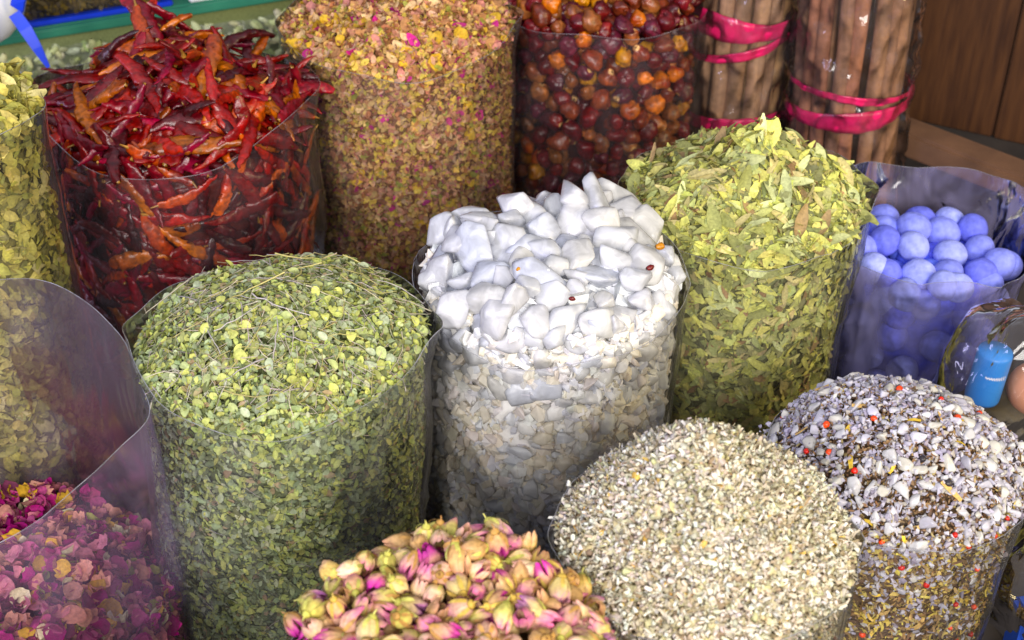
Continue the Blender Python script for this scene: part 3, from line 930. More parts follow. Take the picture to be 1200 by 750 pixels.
# ------------------------------------------------------------------ small green herb (marjoram)
r = np.random.default_rng(36)
b = B['marj']
mpal = [(0.38, 0.43, 0.11, 3), (0.28, 0.33, 0.15, 3), (0.44, 0.46, 0.11, 2), (0.22, 0.26, 0.13, 2), (0.38, 0.42, 0.24, 1.6), (0.12, 0.14, 0.05, 1.8), (0.30, 0.22, 0.11, 0.6)]
tm = [t_leaf(r, r.uniform(0.55, 0.85), 4, r.uniform(-0.2, 0.5), 0.25, 0.4, 0.6) for k in range(8)] + [t_flake(r, 0.7, 0.5, 6) for k in range(4)]
tw = [t_twig(r) for k in range(6)]
tpal = [(0.50, 0.44, 0.34, 2), (0.44, 0.38, 0.36, 1), (0.42, 0.38, 0.14, 1)]
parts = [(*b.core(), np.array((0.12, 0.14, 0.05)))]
P, n = b.dome(11000, 0.99); parts.append(batch(tm, P, n, (0.005, 0.0115), 0.6, mpal, r, (-0.005, 0.005)))
P, n = b.side(21000, 0.006); parts.append(batch(tm, P, n, (0.0055, 0.012), 0.4, mpal, r, (-0.007, 0.0)))
P, n = b.dome(900, 0.97); parts.append(batch(tw, P, n, (0.015, 0.035), 0.15, tpal, r, (0.000, 0.007)))
P, n = b.side(160, 0.005); parts.append(batch(tw, P, n, (0.012, 0.03), 0.05, tpal, r, (-0.004, 0.0)))
stuff('herb_leaves', parts, M['herb'], 'mass of small dried green leaves filling the herb bag', 'herb leaves')
mv = vmeshes('leaf', lambda q: t_leaf(q, q.uniform(0.6, 0.85), 5, q.uniform(-0.1, 0.6), 0.3, 0.4, 0.6), [('yellow green', (0.48, 0.50, 0.12)), ('grey green', (0.36, 0.41, 0.26)), ('light green', (0.42, 0.48, 0.18)), ('olive', (0.28, 0.30, 0.09))], M['herb'], 3)
P, n = b.dome(3000, 0.96); P, n = spread(P, n, 0.011, 200, b)
singles('herb_leaf', 'leaf', 'larger leaves on the green herb heap', 'green herb heap', mv, P, n, (0.0105, 0.0150), 0.4, r, b, M['herb'], (0.003, 0.007))
tv = vmeshes('twig', lambda q: t_twig(q, 0.011, 8, 0.3), [('beige', (0.56, 0.50, 0.36)), ('greyish', (0.48, 0.43, 0.42)), ('yellowish', (0.50, 0.44, 0.16))], M['herb'], 3)
P, n = b.dome(400, 0.9); P, n = spread(P, n, 0.02, 46, b)
singles('herb_stalk', 'stalk', 'thin dry stalks on the green herb heap', 'green herb heap', tv, P, n, (0.035, 0.075), 0.12, r, b, M['herb'], (0.006, 0.010))

# ------------------------------------------------------------------ rose petals in the tall bag
r = np.random.default_rng(37)
b = B['rose']
rpal = [(0.40, 0.09, 0.20, 3), (0.50, 0.19, 0.22, 2.5), (0.28, 0.025, 0.13, 2), (0.56, 0.28, 0.22, 1.6), (0.55, 0.33, 0.08, 1.1), (0.13, 0.03, 0.06, 1.4), (0.58, 0.52, 0.32, 0.6), (0.32, 0.34, 0.08, 0.4)]
tm = [t_petal(r, r.uniform(0.6, 0.95), 1.0, 4, 0.09) for k in range(8)]
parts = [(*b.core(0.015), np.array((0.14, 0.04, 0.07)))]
P, n = b.dome(1700, 0.98); parts.append(batch(tm, P, n, (0.012, 0.026), 0.7, rpal, r, (-0.008, 0.006)))
P, n = b.side(6500, 0.009); parts.append(batch(tm, P, n, (0.010, 0.023), 0.5, rpal, r, (-0.012, 0.0)))
P, n = b.side(1500, 0.009, 0.05, 0.9); P[:, 2] += r.uniform(0, 0.12, 1500) * np.clip((P[:, 0] - b.c[0]) / 0.18 + 0.45, 0, 1)
parts.append(batch(tm, P, n, (0.014, 0.028), 0.5, rpal, r, (-0.02, 0.0)))
stuff('rose_petals', parts, M['petal'], 'mass of crumpled rose petals filling the tall hazy bag', 'rose petals')
rv = vmeshes('petal', lambda q: t_petal(q, q.uniform(0.6, 0.95), 1.0, 6, 0.09), [('dark magenta', (0.32, 0.02, 0.14)), ('dusty pink', (0.52, 0.20, 0.25)), ('salmon', (0.60, 0.30, 0.23)), ('ochre', (0.58, 0.36, 0.08)), ('cream', (0.66, 0.58, 0.38))], M['petal'], 3)
rv = rv[:9] * 2 + rv[9:]
P, n = b.dome(2500, 0.95); P, n = spread(P, n, 0.020, 90, b)
singles('rose_petal', 'petal', 'larger rose petals in the tall hazy bag', 'rose petal layer', rv, P, n, (0.016, 0.028), 0.7, r, b, M['petal'], (0.003, 0.010))
P, n = b.side(2500, 0.008, 0.03, 1.6); P, n = spread(P, n, 0.022, 130, b)
P = P - n * 0.010
singles('rose_petal', 'petal', 'larger rose petals in the tall hazy bag', 'rose petal bag', rv, P, n, (0.015, 0.026), 0.35, r, b, M['petal'], (-0.004, 0.0), side=True)

# ------------------------------------------------------------------ yellow leaves at the left edge
r = np.random.default_rng(38)
b = B['yel']
ypal = [(0.48, 0.42, 0.07, 3), (0.40, 0.37, 0.07, 3), (0.55, 0.47, 0.12, 2), (0.30, 0.28, 0.06, 2), (0.20, 0.18, 0.05, 1)]
tm = [t_leaf(r, r.uniform(0.4, 0.7), 4, r.uniform(-0.4, 0.7), 0.3, 0.7) for k in range(6)] + [t_flake(r, 0.6, 0.8) for k in range(4)]
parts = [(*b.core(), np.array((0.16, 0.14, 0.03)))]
P, n = b.dome(2400, 0.98); parts.append(batch(tm, P, n, (0.012, 0.028), 0.6, ypal, r, (-0.008, 0.006)))
P, n = b.side(7000, 0.008); parts.append(batch(tm, P, n, (0.010, 0.024), 0.4, ypal, r, (-0.01, 0.0)))
stuff('yellow_leaf_pieces', parts, M['herb'], 'crumbled yellow leaves filling the bag at the left edge', 'leaves')
yv = vmeshes('leaf', lambda q: t_leaf(q, q.uniform(0.4, 0.65), 6, q.uniform(-0.4, 0.8), 0.3, 0.8), [('bright yellow', (0.60, 0.50, 0.10)), ('olive yellow', (0.42, 0.38, 0.08)), ('pale straw', (0.62, 0.54, 0.22))], M['herb'], 4)
P, n = b.dome(1500, 0.95); P = P[P[:, 0] > -0.71]; n = n[:len(P)] * 0 + np.array([0, 0, 1.0]); P, n = spread(P, n, 0.016, 45, b)
singles('yellow_leaf', 'leaf', 'curled yellow leaves in the bag at the left edge', 'yellow leaf heap', yv, P, n, (0.024, 0.042), 0.55, r, b, M['herb'], (0.002, 0.010))
P, n = b.side(2500, 0.008, 0.08, 1.6); k_ = P[:, 0] > -0.71; P, n = spread(P[k_], n[k_], 0.016, 70, b)
singles('yellow_leaf', 'leaf', 'curled yellow leaves in the bag at the left edge', 'yellow leaf bag', yv, P, n, (0.020, 0.034), 0.15, r, b, M['herb'], (-0.004, 0.0), side=True)

# ------------------------------------------------------------------ chamomile
r = np.random.default_rng(39)
b = B['cham']
hpal = [(0.58, 0.53, 0.42, 3), (0.68, 0.65, 0.57, 3), (0.47, 0.42, 0.29, 2), (0.38, 0.32, 0.22, 1.4), (0.52, 0.48, 0.28, 1.2), (0.30, 0.23, 0.15, 0.6), (0.62, 0.42, 0.15, 0.25)]
tm = [t_blob(r, 5, 4, (0.5, r.uniform(0.15, 0.36), r.uniform(0.14, 0.28)), 4, 0.25) for k in range(10)]
ts = [t_strip(r, 0.2, 5, 0.9) for k in range(6)]
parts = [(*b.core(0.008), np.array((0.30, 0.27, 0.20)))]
P, n = b.dome(11000, 0.995); parts.append(batch(tm, P, n, (0.007, 0.0155), 0.7, hpal, r, (-0.004, 0.004)))
P, n = b.dome(9000, 0.99); parts.append(batch(ts, P, n, (0.007, 0.017), 0.8, hpal, r, (-0.001, 0.005)))
P, n = b.side(15000, 0.005); parts.append(batch(tm, P, n, (0.004, 0.008), 0.6, hpal, r, (-0.005, 0.0)))
# small flower heads: tight clusters of grains
P, n = b.dome(800, 0.98)
for k in range(7):
    parts.append(batch(tm, P + r.normal(0, 0.0028, P.shape), n, (0.005, 0.009), 0.9, hpal[:3], r, (0.002, 0.007)))
stuff('chamomile_flowers', parts, M['grain'], 'mass of tiny pale dried chamomile flowers heaped in the front bag', 'chamomile')
hv = vmeshes('stalk', lambda q: t_twig(q, 0.016, 7, 0.5), [('cream', (0.66, 0.60, 0.42)), ('pale grey', (0.58, 0.55, 0.46)), ('ochre', (0.58, 0.40, 0.14))], M['grain'], 3)
P, n = b.dome(400, 0.93); P, n = spread(P, n, 0.022, 45, b)
singles('flower_stalk', 'stalk', 'little dry stalks on the chamomile heap', 'chamomile heap', hv, P, n, (0.018, 0.034), 0.2, r, b, M['grain'], (0.004, 0.007))

# ------------------------------------------------------------------ salt, herb and peppercorn mix
r = np.random.default_rng(40)
b = B['mix']
bpal = [(0.26, 0.16, 0.085, 3), (0.13, 0.075, 0.045, 3), (0.24, 0.15, 0.08, 2), (0.33, 0.25, 0.12, 1.2)]
gpal = [(0.64, 0.62, 0.68, 3), (0.52, 0.49, 0.60, 2.6), (0.56, 0.51, 0.45, 1.4), (0.36, 0.32, 0.40, 1.4)]
fpal = [(0.28, 0.18, 0.08, 3), (0.52, 0.40, 0.13, 3), (0.34, 0.25, 0.11, 2), (0.12, 0.07, 0.035, 3), (0.55, 0.44, 0.12, 1)]
tf = [t_flake(r, 0.5, 0.4, 6) for k in range(6)] + [t_strip(r, 0.3, 4, 0.5) for k in range(4)]
tg = [t_crystal(r, (0.5, 0.4, 0.32), 9) for k in range(10)]
parts = [(*b.core(0.009), np.array((0.11, 0.07, 0.04)))]
P, n = b.dome(8000, 0.99); parts.append(batch(tf, P, n, (0.003, 0.008), 0.7, bpal, r, (-0.003, 0.0045)))
P, n = b.side(15000, 0.005); parts.append(batch(tf, P, n, (0.004, 0.012), 0.45, fpal, r, (-0.006, 0.0)))
stuff('brown_herb_flakes', parts, M['flake'], 'dark brown herb flakes between the salt of the mixed bag', 'herb flakes')
P, n = b.dome(5200, 0.99); parts = [batch(tg, P, n, (0.003, 0.011), 0.7, gpal, r, (-0.002, 0.005), jit=0.06)]
P, n = b.side(2400, 0.006, 0.02); P[1100:, 2] = b.zr + 0.01 - np.abs(r.normal(0, 0.05, 1300)); P[:, 2] = np.maximum(P[:, 2], 0.02); parts.append(batch(tg, P, n, (0.004, 0.012), 0.6, gpal, r, (-0.004, 0.0), jit=0.06))
stuff('mixed_salt_grains', parts, M['saltfine'], 'small salt grains scattered through the mixed seasoning', 'salt', smooth=False)
gv = vmeshes('grain', lambda q: t_crystal(q, (0.5, q.uniform(0.3, 0.44), q.uniform(0.2, 0.34)), 12, 1), [('white', (0.93, 0.92, 0.95)), ('lilac', (0.82, 0.80, 0.92)), ('cream', (0.93, 0.90, 0.82))], M['salt'], 5, True, 9, 0.04)
P, n = b.dome(3000, 0.97); P, n = spread(P, n, 0.0115, 240, b)
singles('salt_grain', 'salt grain', 'coarse salt grains on the mixed seasoning', 'seasoning mix', gv, P, n, (0.009, 0.027), 0.4, r, b, M['salt'], (0.001, 0.005))
P, n = b.side(800, 0.007, 0.17, 1.3); P, n = spread(P, n, 0.013, 50, b)
singles('salt_grain', 'salt grain', 'coarse salt grains on the mixed seasoning', 'seasoning mix', gv, P, n, (0.010, 0.018), 0.4, r, b, M['salt'], (-0.003, 0.0), side=True)
kv = vmeshes('peppercorn', lambda q: t_blob(q, 9, 7, (0.5, 0.48, 0.46), 5, 0.06), [('red', (0.62, 0.02, 0.012)), ('scarlet', (0.70, 0.06, 0.012))], M['pepper'], 2)
P, n = b.dome(300, 0.97); P, n = spread(P, n, 0.03, 12, b)
singles('red_peppercorn', 'peppercorn', 'red peppercorns in the salt and herb mix', 'seasoning mix', kv, P, n, (0.006, 0.0085), 0.5, r, b, M['pepper'], (0.003, 0.005))
P, n = b.side(300, 0.005, 0.1, 1.3); P, n = spread(P, n, 0.02, 22, b)
singles('red_peppercorn', 'peppercorn', 'red peppercorns in the salt and herb mix', 'seasoning mix', kv, P, n, (0.0055, 0.0075), 0.5, r, b, M['pepper'], (-0.002, 0.0), side=True)
kb = vmeshes('peppercorn', lambda q: t_blob(q, 9, 7, (0.5, 0.48, 0.46), 6, 0.1), [('black', (0.02, 0.016, 0.02))], M['pepper'], 2)
P, n = b.dome(300, 0.95); P, n = spread(P, n, 0.03, 12, b)
singles('black_peppercorn', 'peppercorn', 'black peppercorns in the salt and herb mix', 'seasoning mix', kb, P, n, (0.006, 0.009), 0.5, r, b, M['pepper'], (0.002, 0.004))
yv = vmeshes('strip', lambda q: t_strip(q, 0.26, 6, 0.5), [('yellow', (0.62, 0.44, 0.10)), ('tan', (0.56, 0.38, 0.16))], M['flake'], 3)
P, n = b.dome(300, 0.95); P, n = spread(P, n, 0.025, 26, b)
singles('bark_chip', 'chip', 'thin yellow chips in the salt and herb mix', 'seasoning mix', yv, P, n, (0.010, 0.026), 0.3, r, b, M['flake'], (0.003, 0.006))
P, n = b.side(300, 0.005, 0.06, 1.3); P, n = spread(P, n, 0.016, 40, b)
singles('bark_chip', 'chip', 'thin yellow chips in the salt and herb mix', 'seasoning mix', yv, P, n, (0.010, 0.024), 0.1, r, b, M['flake'], (-0.002, 0.0), side=True)

# ------------------------------------------------------------------ rosebuds
r = np.random.default_rng(41)
b = B['buds']
bp_ = [('magenta tipped', (0.58, 0.36, 0.16), (0.46, 0.015, 0.28), (0.54, 0.13, 0.24)), ('pink', (0.60, 0.36, 0.24), (0.56, 0.12, 0.28), (0.62, 0.26, 0.28)),
       ('creamy', (0.68, 0.50, 0.22), (0.68, 0.36, 0.30), (0.72, 0.54, 0.32)), ('ochre yellow', (0.50, 0.34, 0.08), (0.58, 0.34, 0.20), (0.58, 0.40, 0.14)), ('brownish', (0.46, 0.27, 0.10), (0.48, 0.24, 0.14), (0.52, 0.33, 0.14)), ('yellow green', (0.48, 0.42, 0.10), (0.52, 0.16, 0.26), (0.58, 0.44, 0.16)), ('lilac pink', (0.56, 0.44, 0.16), (0.46, 0.14, 0.40), (0.60, 0.32, 0.34))]
bv = []
for cw, c1, c2, c3 in bp_:
    for k in range(3):
        V, T, cc = t_bud(r, c1, c2, c3)
        me = np_mesh('rosebud', V, T, np.clip(cc, 0, 1), M['bud'])
        cx = r.choice(3)
        V, T, cc = t_calyx(r, [(0.42, 0.40, 0.08), (0.56, 0.38, 0.07), (0.46, 0.26, 0.07)][cx], [(0.52, 0.50, 0.14), (0.62, 0.46, 0.12), (0.40, 0.22, 0.08)][cx])
        bv.append((cw, (me, np_mesh('calyx', V, T, cc, M['bud']))))
tb = []
for k in range(6):
    V, T, cc = t_bud(r, *[np.array(x) for x in bp_[k % 5][1:]]); tb.append((V, T, np.clip(cc, 0, 1)))
P, n = b.dome(4000, 0.97); P, n = spread(P, n, 0.0138, 240, b)
singles('rosebud', 'rosebud', 'dried rosebuds piled in the front bag', 'rosebud pile', bv, P, n, (0.025, 0.033), 0.9, r, b, M['bud'], (-0.002, 0.008), child='calyx')
parts = [(*b.core(0.028), np.array((0.22, 0.13, 0.05)))]
P, n = b.dome(220, 0.95); parts.append(batch(tb, P, n, (0.030, 0.038), 0.8, [(1, 1, 1, 1)], r, (-0.018, -0.008)))
P, n = b.side(260, 0.014, 0.15); parts.append(batch(tb, P, n, (0.028, 0.036), 0.6, [(1, 1, 1, 1)], r, (-0.006, 0.0)))
stuff('rosebud_filling', parts, M['bud'], 'rosebuds packed deeper inside the front rosebud bag', 'rosebuds')

# ------------------------------------------------------------------ blue balls
r = np.random.default_rng(42)
b = B['blue']
vv = []
for cw, col in (('periwinkle blue', (0.27, 0.30, 0.77)), ('deep blue', (0.20, 0.22, 0.70)), ('pale blue', (0.36, 0.40, 0.82))):
    for k in range(3):
        V, F = ico(4); S = V.copy()
        V = V * (1 + wob(S, 2, 0.06, r) + wob(S, 7, 0.012, r))[:, None] * 0.5 * np.array([1, r.uniform(0.9, 1), r.uniform(0.82, 0.95)])
        vv.append((cw, np_mesh('ball', V, F, np.tile(col, (len(V), 1)), M['ball'])))
P, n = b.dome(2000, 0.84); P, n = spread(P, n, 0.038, 30, b)
singles('blue_ball', 'ball', 'chalky blue balls in the crinkled bag', 'bag of blue balls', vv, P, n, (0.044, 0.050), 0.8, r, b, M['ball'], (-0.008, 0.006))
P, n = b.side(3000, 0.026, 0.02, 1.9); P, n = spread(P, n, 0.044, 40, b)
singles('blue_ball', 'ball', 'chalky blue balls in the crinkled bag', 'bag of blue balls', vv, P, n, (0.044, 0.050), 0.8, r, b, M['ball'], (-0.003, 0.0), side=True)
tb = []
for k in range(4):
    V, F = ico(3); S = V.copy(); tb.append((V * (1 + wob(S, 2, 0.06, r))[:, None] * 0.5, F, np.ones(len(V))))
P, n = b.dome(500, 0.8); P, n = spread(P, n, 0.036, 30)
parts = [batch(tb, P, n, (0.046, 0.052), 0.5, [(0.17, 0.20, 0.72, 1)], r, (-0.038, -0.030)), (*b.core(0.06), np.array((0.12, 0.14, 0.6)))]
V, T, Cc = merge(parts)
tag(link('blue_ball_filling', np_mesh('blue_ball_filling', V, T, Cc, M['ball'])), 'blue balls packed deeper inside the crinkled bag', 'balls', kind='stuff')


# ------------------------------------------------------------------ cinnamon bundles
def stick_mesh(r, L, rad, col):
    n, m_ = 14, 22
    V, Cc = [], []
    bx, by = r.normal(0, 0.0018, 2)
    ph = r.uniform(0, 6.3, 4)
    for i in range(n):
        t = i / (n - 1); z = L * t
        cx = bx * math.sin(PI * t) + 0.002 * math.sin(9 * t + ph[0]); cy_ = by * math.sin(PI * t) + 0.002 * math.sin(8 * t + ph[1])
        for j in range(m_):                      # two scrolls rolled towards one another
            s = j / (m_ - 1) * 2 - 1
            a = s * (PI * 1.55) + 0.3 * math.sin(3 * t + ph[2])
            q = rad * (1 - 0.30 * max(0, abs(s) - 0.6) / 0.4) * (1 + 0.05 * math.sin(4 * a + 5 * t + ph[3]))
            V.append((cx + q * math.cos(a), cy_ + q * math.sin(a), z))
            Cc.append(np.array(col) * (1 + 0.12 * math.sin(11 * a + ph[0]) + 0.08 * math.sin(20 * t + ph[2])))
    F = grid_faces(n, m_)
    return np_mesh('stick', np.array(V), np.array(F), np.clip(Cc, 0, 1), M['bark'])


def bundle(c, rb, n, rad, lean, cols, where, r, bands, L=0.62):
    ms = [(cw, stick_mesh(r, L, rad, col)) for cw, col in cols for k in range(3)]
    rot = Matrix.Rotation(lean[0], 4, 'Y') @ Matrix.Rotation(lean[1], 4, 'X')
    base = Matrix.Translation((c[0], c[1], 0.0))
    ring = [(rb - rad - r.uniform(0, 0.004), (i + r.uniform(-0.12, 0.12)) * 2 * PI / n) for i in range(n)] + [(rb - rad * 3.1, i * 2 * PI / max(1, n // 2) + 0.3) for i in range(n // 2)]
    for q, a in ring:
        cw, me = ms[r.integers(0, len(ms))]
        o = bpy.data.objects.new('cinnamon_stick', me)
        o.matrix_world = base @ rot @ Matrix.Translation((q * math.cos(a), q * math.sin(a), r.uniform(0.003, 0.02))) @ Matrix.Rotation(r.uniform(0, 6.3), 4, 'Z')
        C.objects.link(o)
        tag(o, None, 'cinnamon stick', 'cinnamon sticks in the ' + where)
        p = base @ rot @ Vector((q * math.cos(a), q * math.sin(a), 0.3))
        SINGLES.append(dict(o=o, noun='cinnamon stick', col=cw, bag=where, p=np.array(p), size=1, rel=0.5, side=True, b=None, outer=q > rb - rad * 2, group=o['group']))
    for lab, z, tl, ph, wd in bands:
        na, V = 72, []
        for i in range(na):
            a = 2 * PI * i / na
            for k in range(5):
                t = k / 4 - 0.5
                q = rb + 0.0055 + 0.0012 * math.sin(n * a) + 0.0012 * math.sin(t * 9 + 5 * a + ph)
                V.append((q * math.cos(a), q * math.sin(a), z + tl * math.cos(a - ph) + t * wd * (1 + 0.25 * math.sin(3 * a + ph))))
        me = np_mesh('ribbon', V, grid_faces(na, 5, True), None, M['ribbon'])
        o = link('ribbon', me); o.matrix_world = base @ rot
        md = o.modifiers.new('thickness', 'SOLIDIFY'); md.thickness = 0.0012
        tag(o, lab, 'ribbon', 'pink ribbons tied round the cinnamon')
    # crackling clear wrap
    na, nz, V = 90, 60, []
    ph = r.uniform(0, 6.3, 6)
    for i in range(na):
        a = 2 * PI * i / na
        for k in range(nz):
            z = 0.003 + (L + 0.04) * k / (nz - 1)
            q = rb + 0.010 + 0.0035 * math.sin(7 * a + z * 40 + ph[0]) + 0.003 * math.sin(13 * a - z * 70 + ph[1]) + 0.002 * math.sin(5 * a + z * 130 + ph[2])
            V.append((q * math.cos(a), q * math.sin(a), z))
    o = link('plastic_wrap', np_mesh('plastic_wrap', V, grid_faces(na, nz, True), None, M['film_wrap'])); o.matrix_world = base @ rot
    tag(o, 'clear crackling plastic wrap around the ' + where, 'wrap')


r = np.random.default_rng(43)
bundle((0.372, 2.235), 0.082, 14, 0.0138, (0.03, 0), [('light brown', (0.38, 0.215, 0.115)), ('tan', (0.45, 0.27, 0.14)), ('grey brown', (0.32, 0.19, 0.115))], 'narrower bundle beside the dark fruits', r,
       [('pink ribbon tied low round the narrower cinnamon bundle', 0.17, 0.012, 0.5, 0.026), ('broad pink ribbon high on the narrower cinnamon bundle', 0.335, 0.004, 2.0, 0.036), ('slanting pink ribbon end crossing the narrower cinnamon bundle', 0.30, 0.03, 0.2, 0.014)])
bundle((0.558, 2.17), 0.094, 19, 0.0118, (-0.03, 0), [('brown', (0.30, 0.165, 0.10)), ('reddish brown', (0.31, 0.145, 0.09)), ('dark brown', (0.23, 0.125, 0.08))], 'wider bundle next to the cupboard', r,
       [('broad pink ribbon low round the wider cinnamon bundle', 0.213, 0.008, 0.1, 0.029), ('thin pink ribbon just above the broad one on the wider bundle', 0.245, -0.012, 0.4, 0.011), ('pink ribbon at the top of the wider cinnamon bundle', 0.44, 0.004, 0.0, 0.02)])

# ------------------------------------------------------------------ glass shelf and boxes, upper left
sh = math.radians(23.3)
Rz = Matrix.Rotation(sh, 3, 'Z')
ex, ey = np.array([math.cos(sh), math.sin(sh), 0]), np.array([-math.sin(sh), math.cos(sh), 0])
S0 = np.array([-0.66, 2.495, 0.0])


def at(u, v, z): return tuple(S0 + ex * u + ey * v + np.array([0, 0, z]))


root = thing('glass_shelf', 'thick shelf with a green front edge behind the chillies', 'shelf', at(0, 0, 0))
inv = Matrix.Translation(-Vector(at(0, 0, 0)))
o = bm_obj('front_edge', box_bm(at(0, 0.006, 0.209), (1.3, 0.012, 0.017), Rz, 0.003), M['glassedge'], root); o.matrix_parent_inverse = inv
o = bm_obj('shelf_board', box_bm(at(0, 0.23, 0.212), (1.3, 0.43, 0.012), Rz, 0.002), M['glassedge'], root); o.matrix_parent_inverse = inv
for u in (-0.6, 0.6):
    o = bm_obj('support', box_bm(at(u, 0.2, 0.102), (0.03, 0.3, 0.203), Rz, 0.002), M['darkbox'], root); o.matrix_parent_inverse = inv


def herb_box(u0, u1, lab, mat_c, colp, seed):
    r = np.random.default_rng(seed)
    uc, wd = (u0 + u1) / 2, u1 - u0
    root = thing('clear_box', lab, 'box', at(uc, 0.15, 0.219), 'clear boxes on the green edged shelf')
    inv = Matrix.Translation(-Vector(at(uc, 0.15, 0.219)))
    o = bm_obj('base', box_bm(at(uc, 0.119, 0.2235), (wd, 0.21, 0.009), Rz, 0.003), mat_c, root); o.matrix_parent_inverse = inv
    o = bm_obj('box_wall', box_bm(at(uc, 0.119, 0.31), (wd, 0.21, 0.16), Rz, 0.012), M['film'], root); o.matrix_parent_inverse = inv
    tm = [t_flake(r, 0.6, 0.6) for k in range(6)]
    N = 900
    P = np.array([at(uc + (r.uniform() - 0.5) * (wd - 0.02), 0.024 + r.uniform(0, 0.012), 0.234 + r.uniform(0, 0.14)) for k in range(N)])
    parts = [batch(tm, P, np.tile(-ey, (N, 1)), (0.010, 0.024), 0.5, colp, r)]
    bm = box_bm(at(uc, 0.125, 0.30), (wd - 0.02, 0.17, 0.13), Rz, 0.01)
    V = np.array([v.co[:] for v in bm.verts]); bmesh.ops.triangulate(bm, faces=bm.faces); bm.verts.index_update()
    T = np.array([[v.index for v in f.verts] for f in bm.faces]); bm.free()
    parts.append((V, T, np.array(colp[0][:3]) * 0.6))  # inner block darkened, standing in for shade between the flakes
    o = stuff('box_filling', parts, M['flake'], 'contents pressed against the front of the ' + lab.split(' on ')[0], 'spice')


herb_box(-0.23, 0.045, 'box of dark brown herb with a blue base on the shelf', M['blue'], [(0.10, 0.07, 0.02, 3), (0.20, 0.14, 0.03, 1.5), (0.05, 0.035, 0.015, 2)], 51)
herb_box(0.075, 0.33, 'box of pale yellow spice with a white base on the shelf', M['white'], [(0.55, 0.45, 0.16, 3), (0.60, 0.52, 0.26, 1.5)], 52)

# cardamom pods under the shelf, in a clear sack
r = np.random.default_rng(53)
V, F = sphere(8, 7); tp = []
for k in range(5):
    tp.append((V * np.array([0.5, 0.24, 0.22]) * (1 + wob(V, 4, 0.08, r))[:, None], tris(F), np.ones(len(V))))
N = 1500
uu = r.uniform(-0.5, 0.42, N); zz = r.uniform(0.01, 0.198, N)
dd = -0.035 - 0.03 * np.sin(PI * np.clip(zz / 0.26, 0, 1)) + 0.008 * np.sin(uu * 30)
P = np.array([at(u, d, z) for u, d, z in zip(uu, dd, zz)])
parts = [batch(tp, P, np.tile(-ey, (N, 1)), (0.020, 0.032), 0.5, [(0.58, 0.61, 0.33, 3), (0.66, 0.68, 0.44, 2), (0.44, 0.50, 0.22, 1.4)], r, (-0.012, 0.0))]
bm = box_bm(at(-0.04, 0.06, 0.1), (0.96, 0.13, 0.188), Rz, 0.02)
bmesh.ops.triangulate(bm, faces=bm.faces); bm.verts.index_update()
parts.append((np.array([v.co[:] for v in bm.verts]), np.array([[v.index for v in f.verts] for f in bm.faces]), np.array((0.24, 0.27, 0.12)))); bm.free()  # inner block coloured darker to suggest shade between the pods
stuff('cardamom_pods', parts, M['grain'], 'pale green cardamom pods in a clear sack below the shelf', 'cardamom pods')
V = []
for i in range(60):
    for j in range(12):
        u = -0.54 + 1.0 * i / 59; z = 0.005 + 0.195 * j / 11
        d = -0.05 - 0.042 * math.sin(PI * j / 11) + 0.008 * math.sin(u * 30) + 0.004 * math.sin(u * 70 + j)
        V.append(at(u, d, z))
tag(link('clear_sack', np_mesh('clear_sack', V, grid_faces(60, 12), None, M['film_haze'])), 'clear plastic sack holding pale green pods behind the chillies', 'sack')


# white scoop with blue straps on a pale plastic sack, far upper left
def lumpy(name, c, s, mat, r, lab, cat, k=3, amp=0.08):
    V, F = sphere(28, 18)
    V = V * (1 + wob(V, k, amp, r))[:, None] * np.array(s) + np.array(c)
    V[:, 2] = np.maximum(V[:, 2], 0.002)
    return tag(link(name, np_mesh(name, V, F, None, mat)), lab, cat)


r = np.random.default_rng(54)
lumpy('plastic_sack', (-0.865, 2.225, 0.12), (0.075, 0.06, 0.125), M['white'], r, 'pale grey white plastic sack below the white scoop', 'sack', 4, 0.07)
root = thing('white_scoop', 'white plastic scoop with blue straps at the upper left corner', 'scoop', (-0.889, 2.26, 0.275))
V, F = sphere(28, 14)
V = V * np.array([0.09, 0.07, 0.085]) * (1 + 0.03 * np.sin(V[:, [0]] * 5))
link('scoop_bowl', np_mesh('scoop_bowl', V + np.array([0.0, 0.0, 0.075]), F, None, M['white']), root)


def strap(pts, wd, name='strap'):
    P = np.array(pts, float); n = len(P)
    t = np.gradient(P, axis=0); t /= np.linalg.norm(t, axis=1)[:, None]
    s = np.cross(t, np.array([0, -0.8, 0.6])); s /= np.linalg.norm(s, axis=1)[:, None]
    nn = np.cross(s, t)
    W = np.array(wd)[:, None]
    V = np.stack([P - s * W, P - s * W + nn * 0.004, P + s * W + nn * 0.004, P + s * W], 1).reshape(-1, 3)
    F = []
    for i in range(n - 1):
        for j in range(4): F.append((i * 4 + j, i * 4 + (j + 1) % 4, (i + 1) * 4 + (j + 1) % 4, (i + 1) * 4 + j))
    F += [(0, 1, 2, 3), ((n - 1) * 4 + 3, (n - 1) * 4 + 2, (n - 1) * 4 + 1, (n - 1) * 4)]
    return link(name, np_mesh(name, V, F, None, M['blue'], False), root)


strap([(0.092, -0.075, 0.075), (0.106, -0.078, 0.05), (0.121, -0.085, 0.02), (0.135, -0.09, -0.012)], [0.010, 0.0105, 0.008, 0.003])
strap([(0.092, -0.055, 0.075), (0.103, -0.06, 0.10), (0.122, -0.065, 0.115), (0.146, -0.068, 0.118)], [0.012, 0.013, 0.013, 0.01])

# ------------------------------------------------------------------ small packets at the right edge
def jar(name, c, rad, h, mat, parent, tiltx=0.0):
    prof = [(0, 0), (rad * 0.96, 0), (rad, 0.004), (rad, h * 0.93), (rad * 0.95, h), (0, h)]
    n = 32; V = []
    for i in range(n):
        a = 2 * PI * i / n
        for q, z in prof: V.append((q * math.cos(a), q * math.sin(a), z))
    o = link(name, np_mesh(name, V, grid_faces(n, len(prof), True), None, mat), parent, c)
    o.rotation_euler = (0.0, tiltx, 0)
    return o


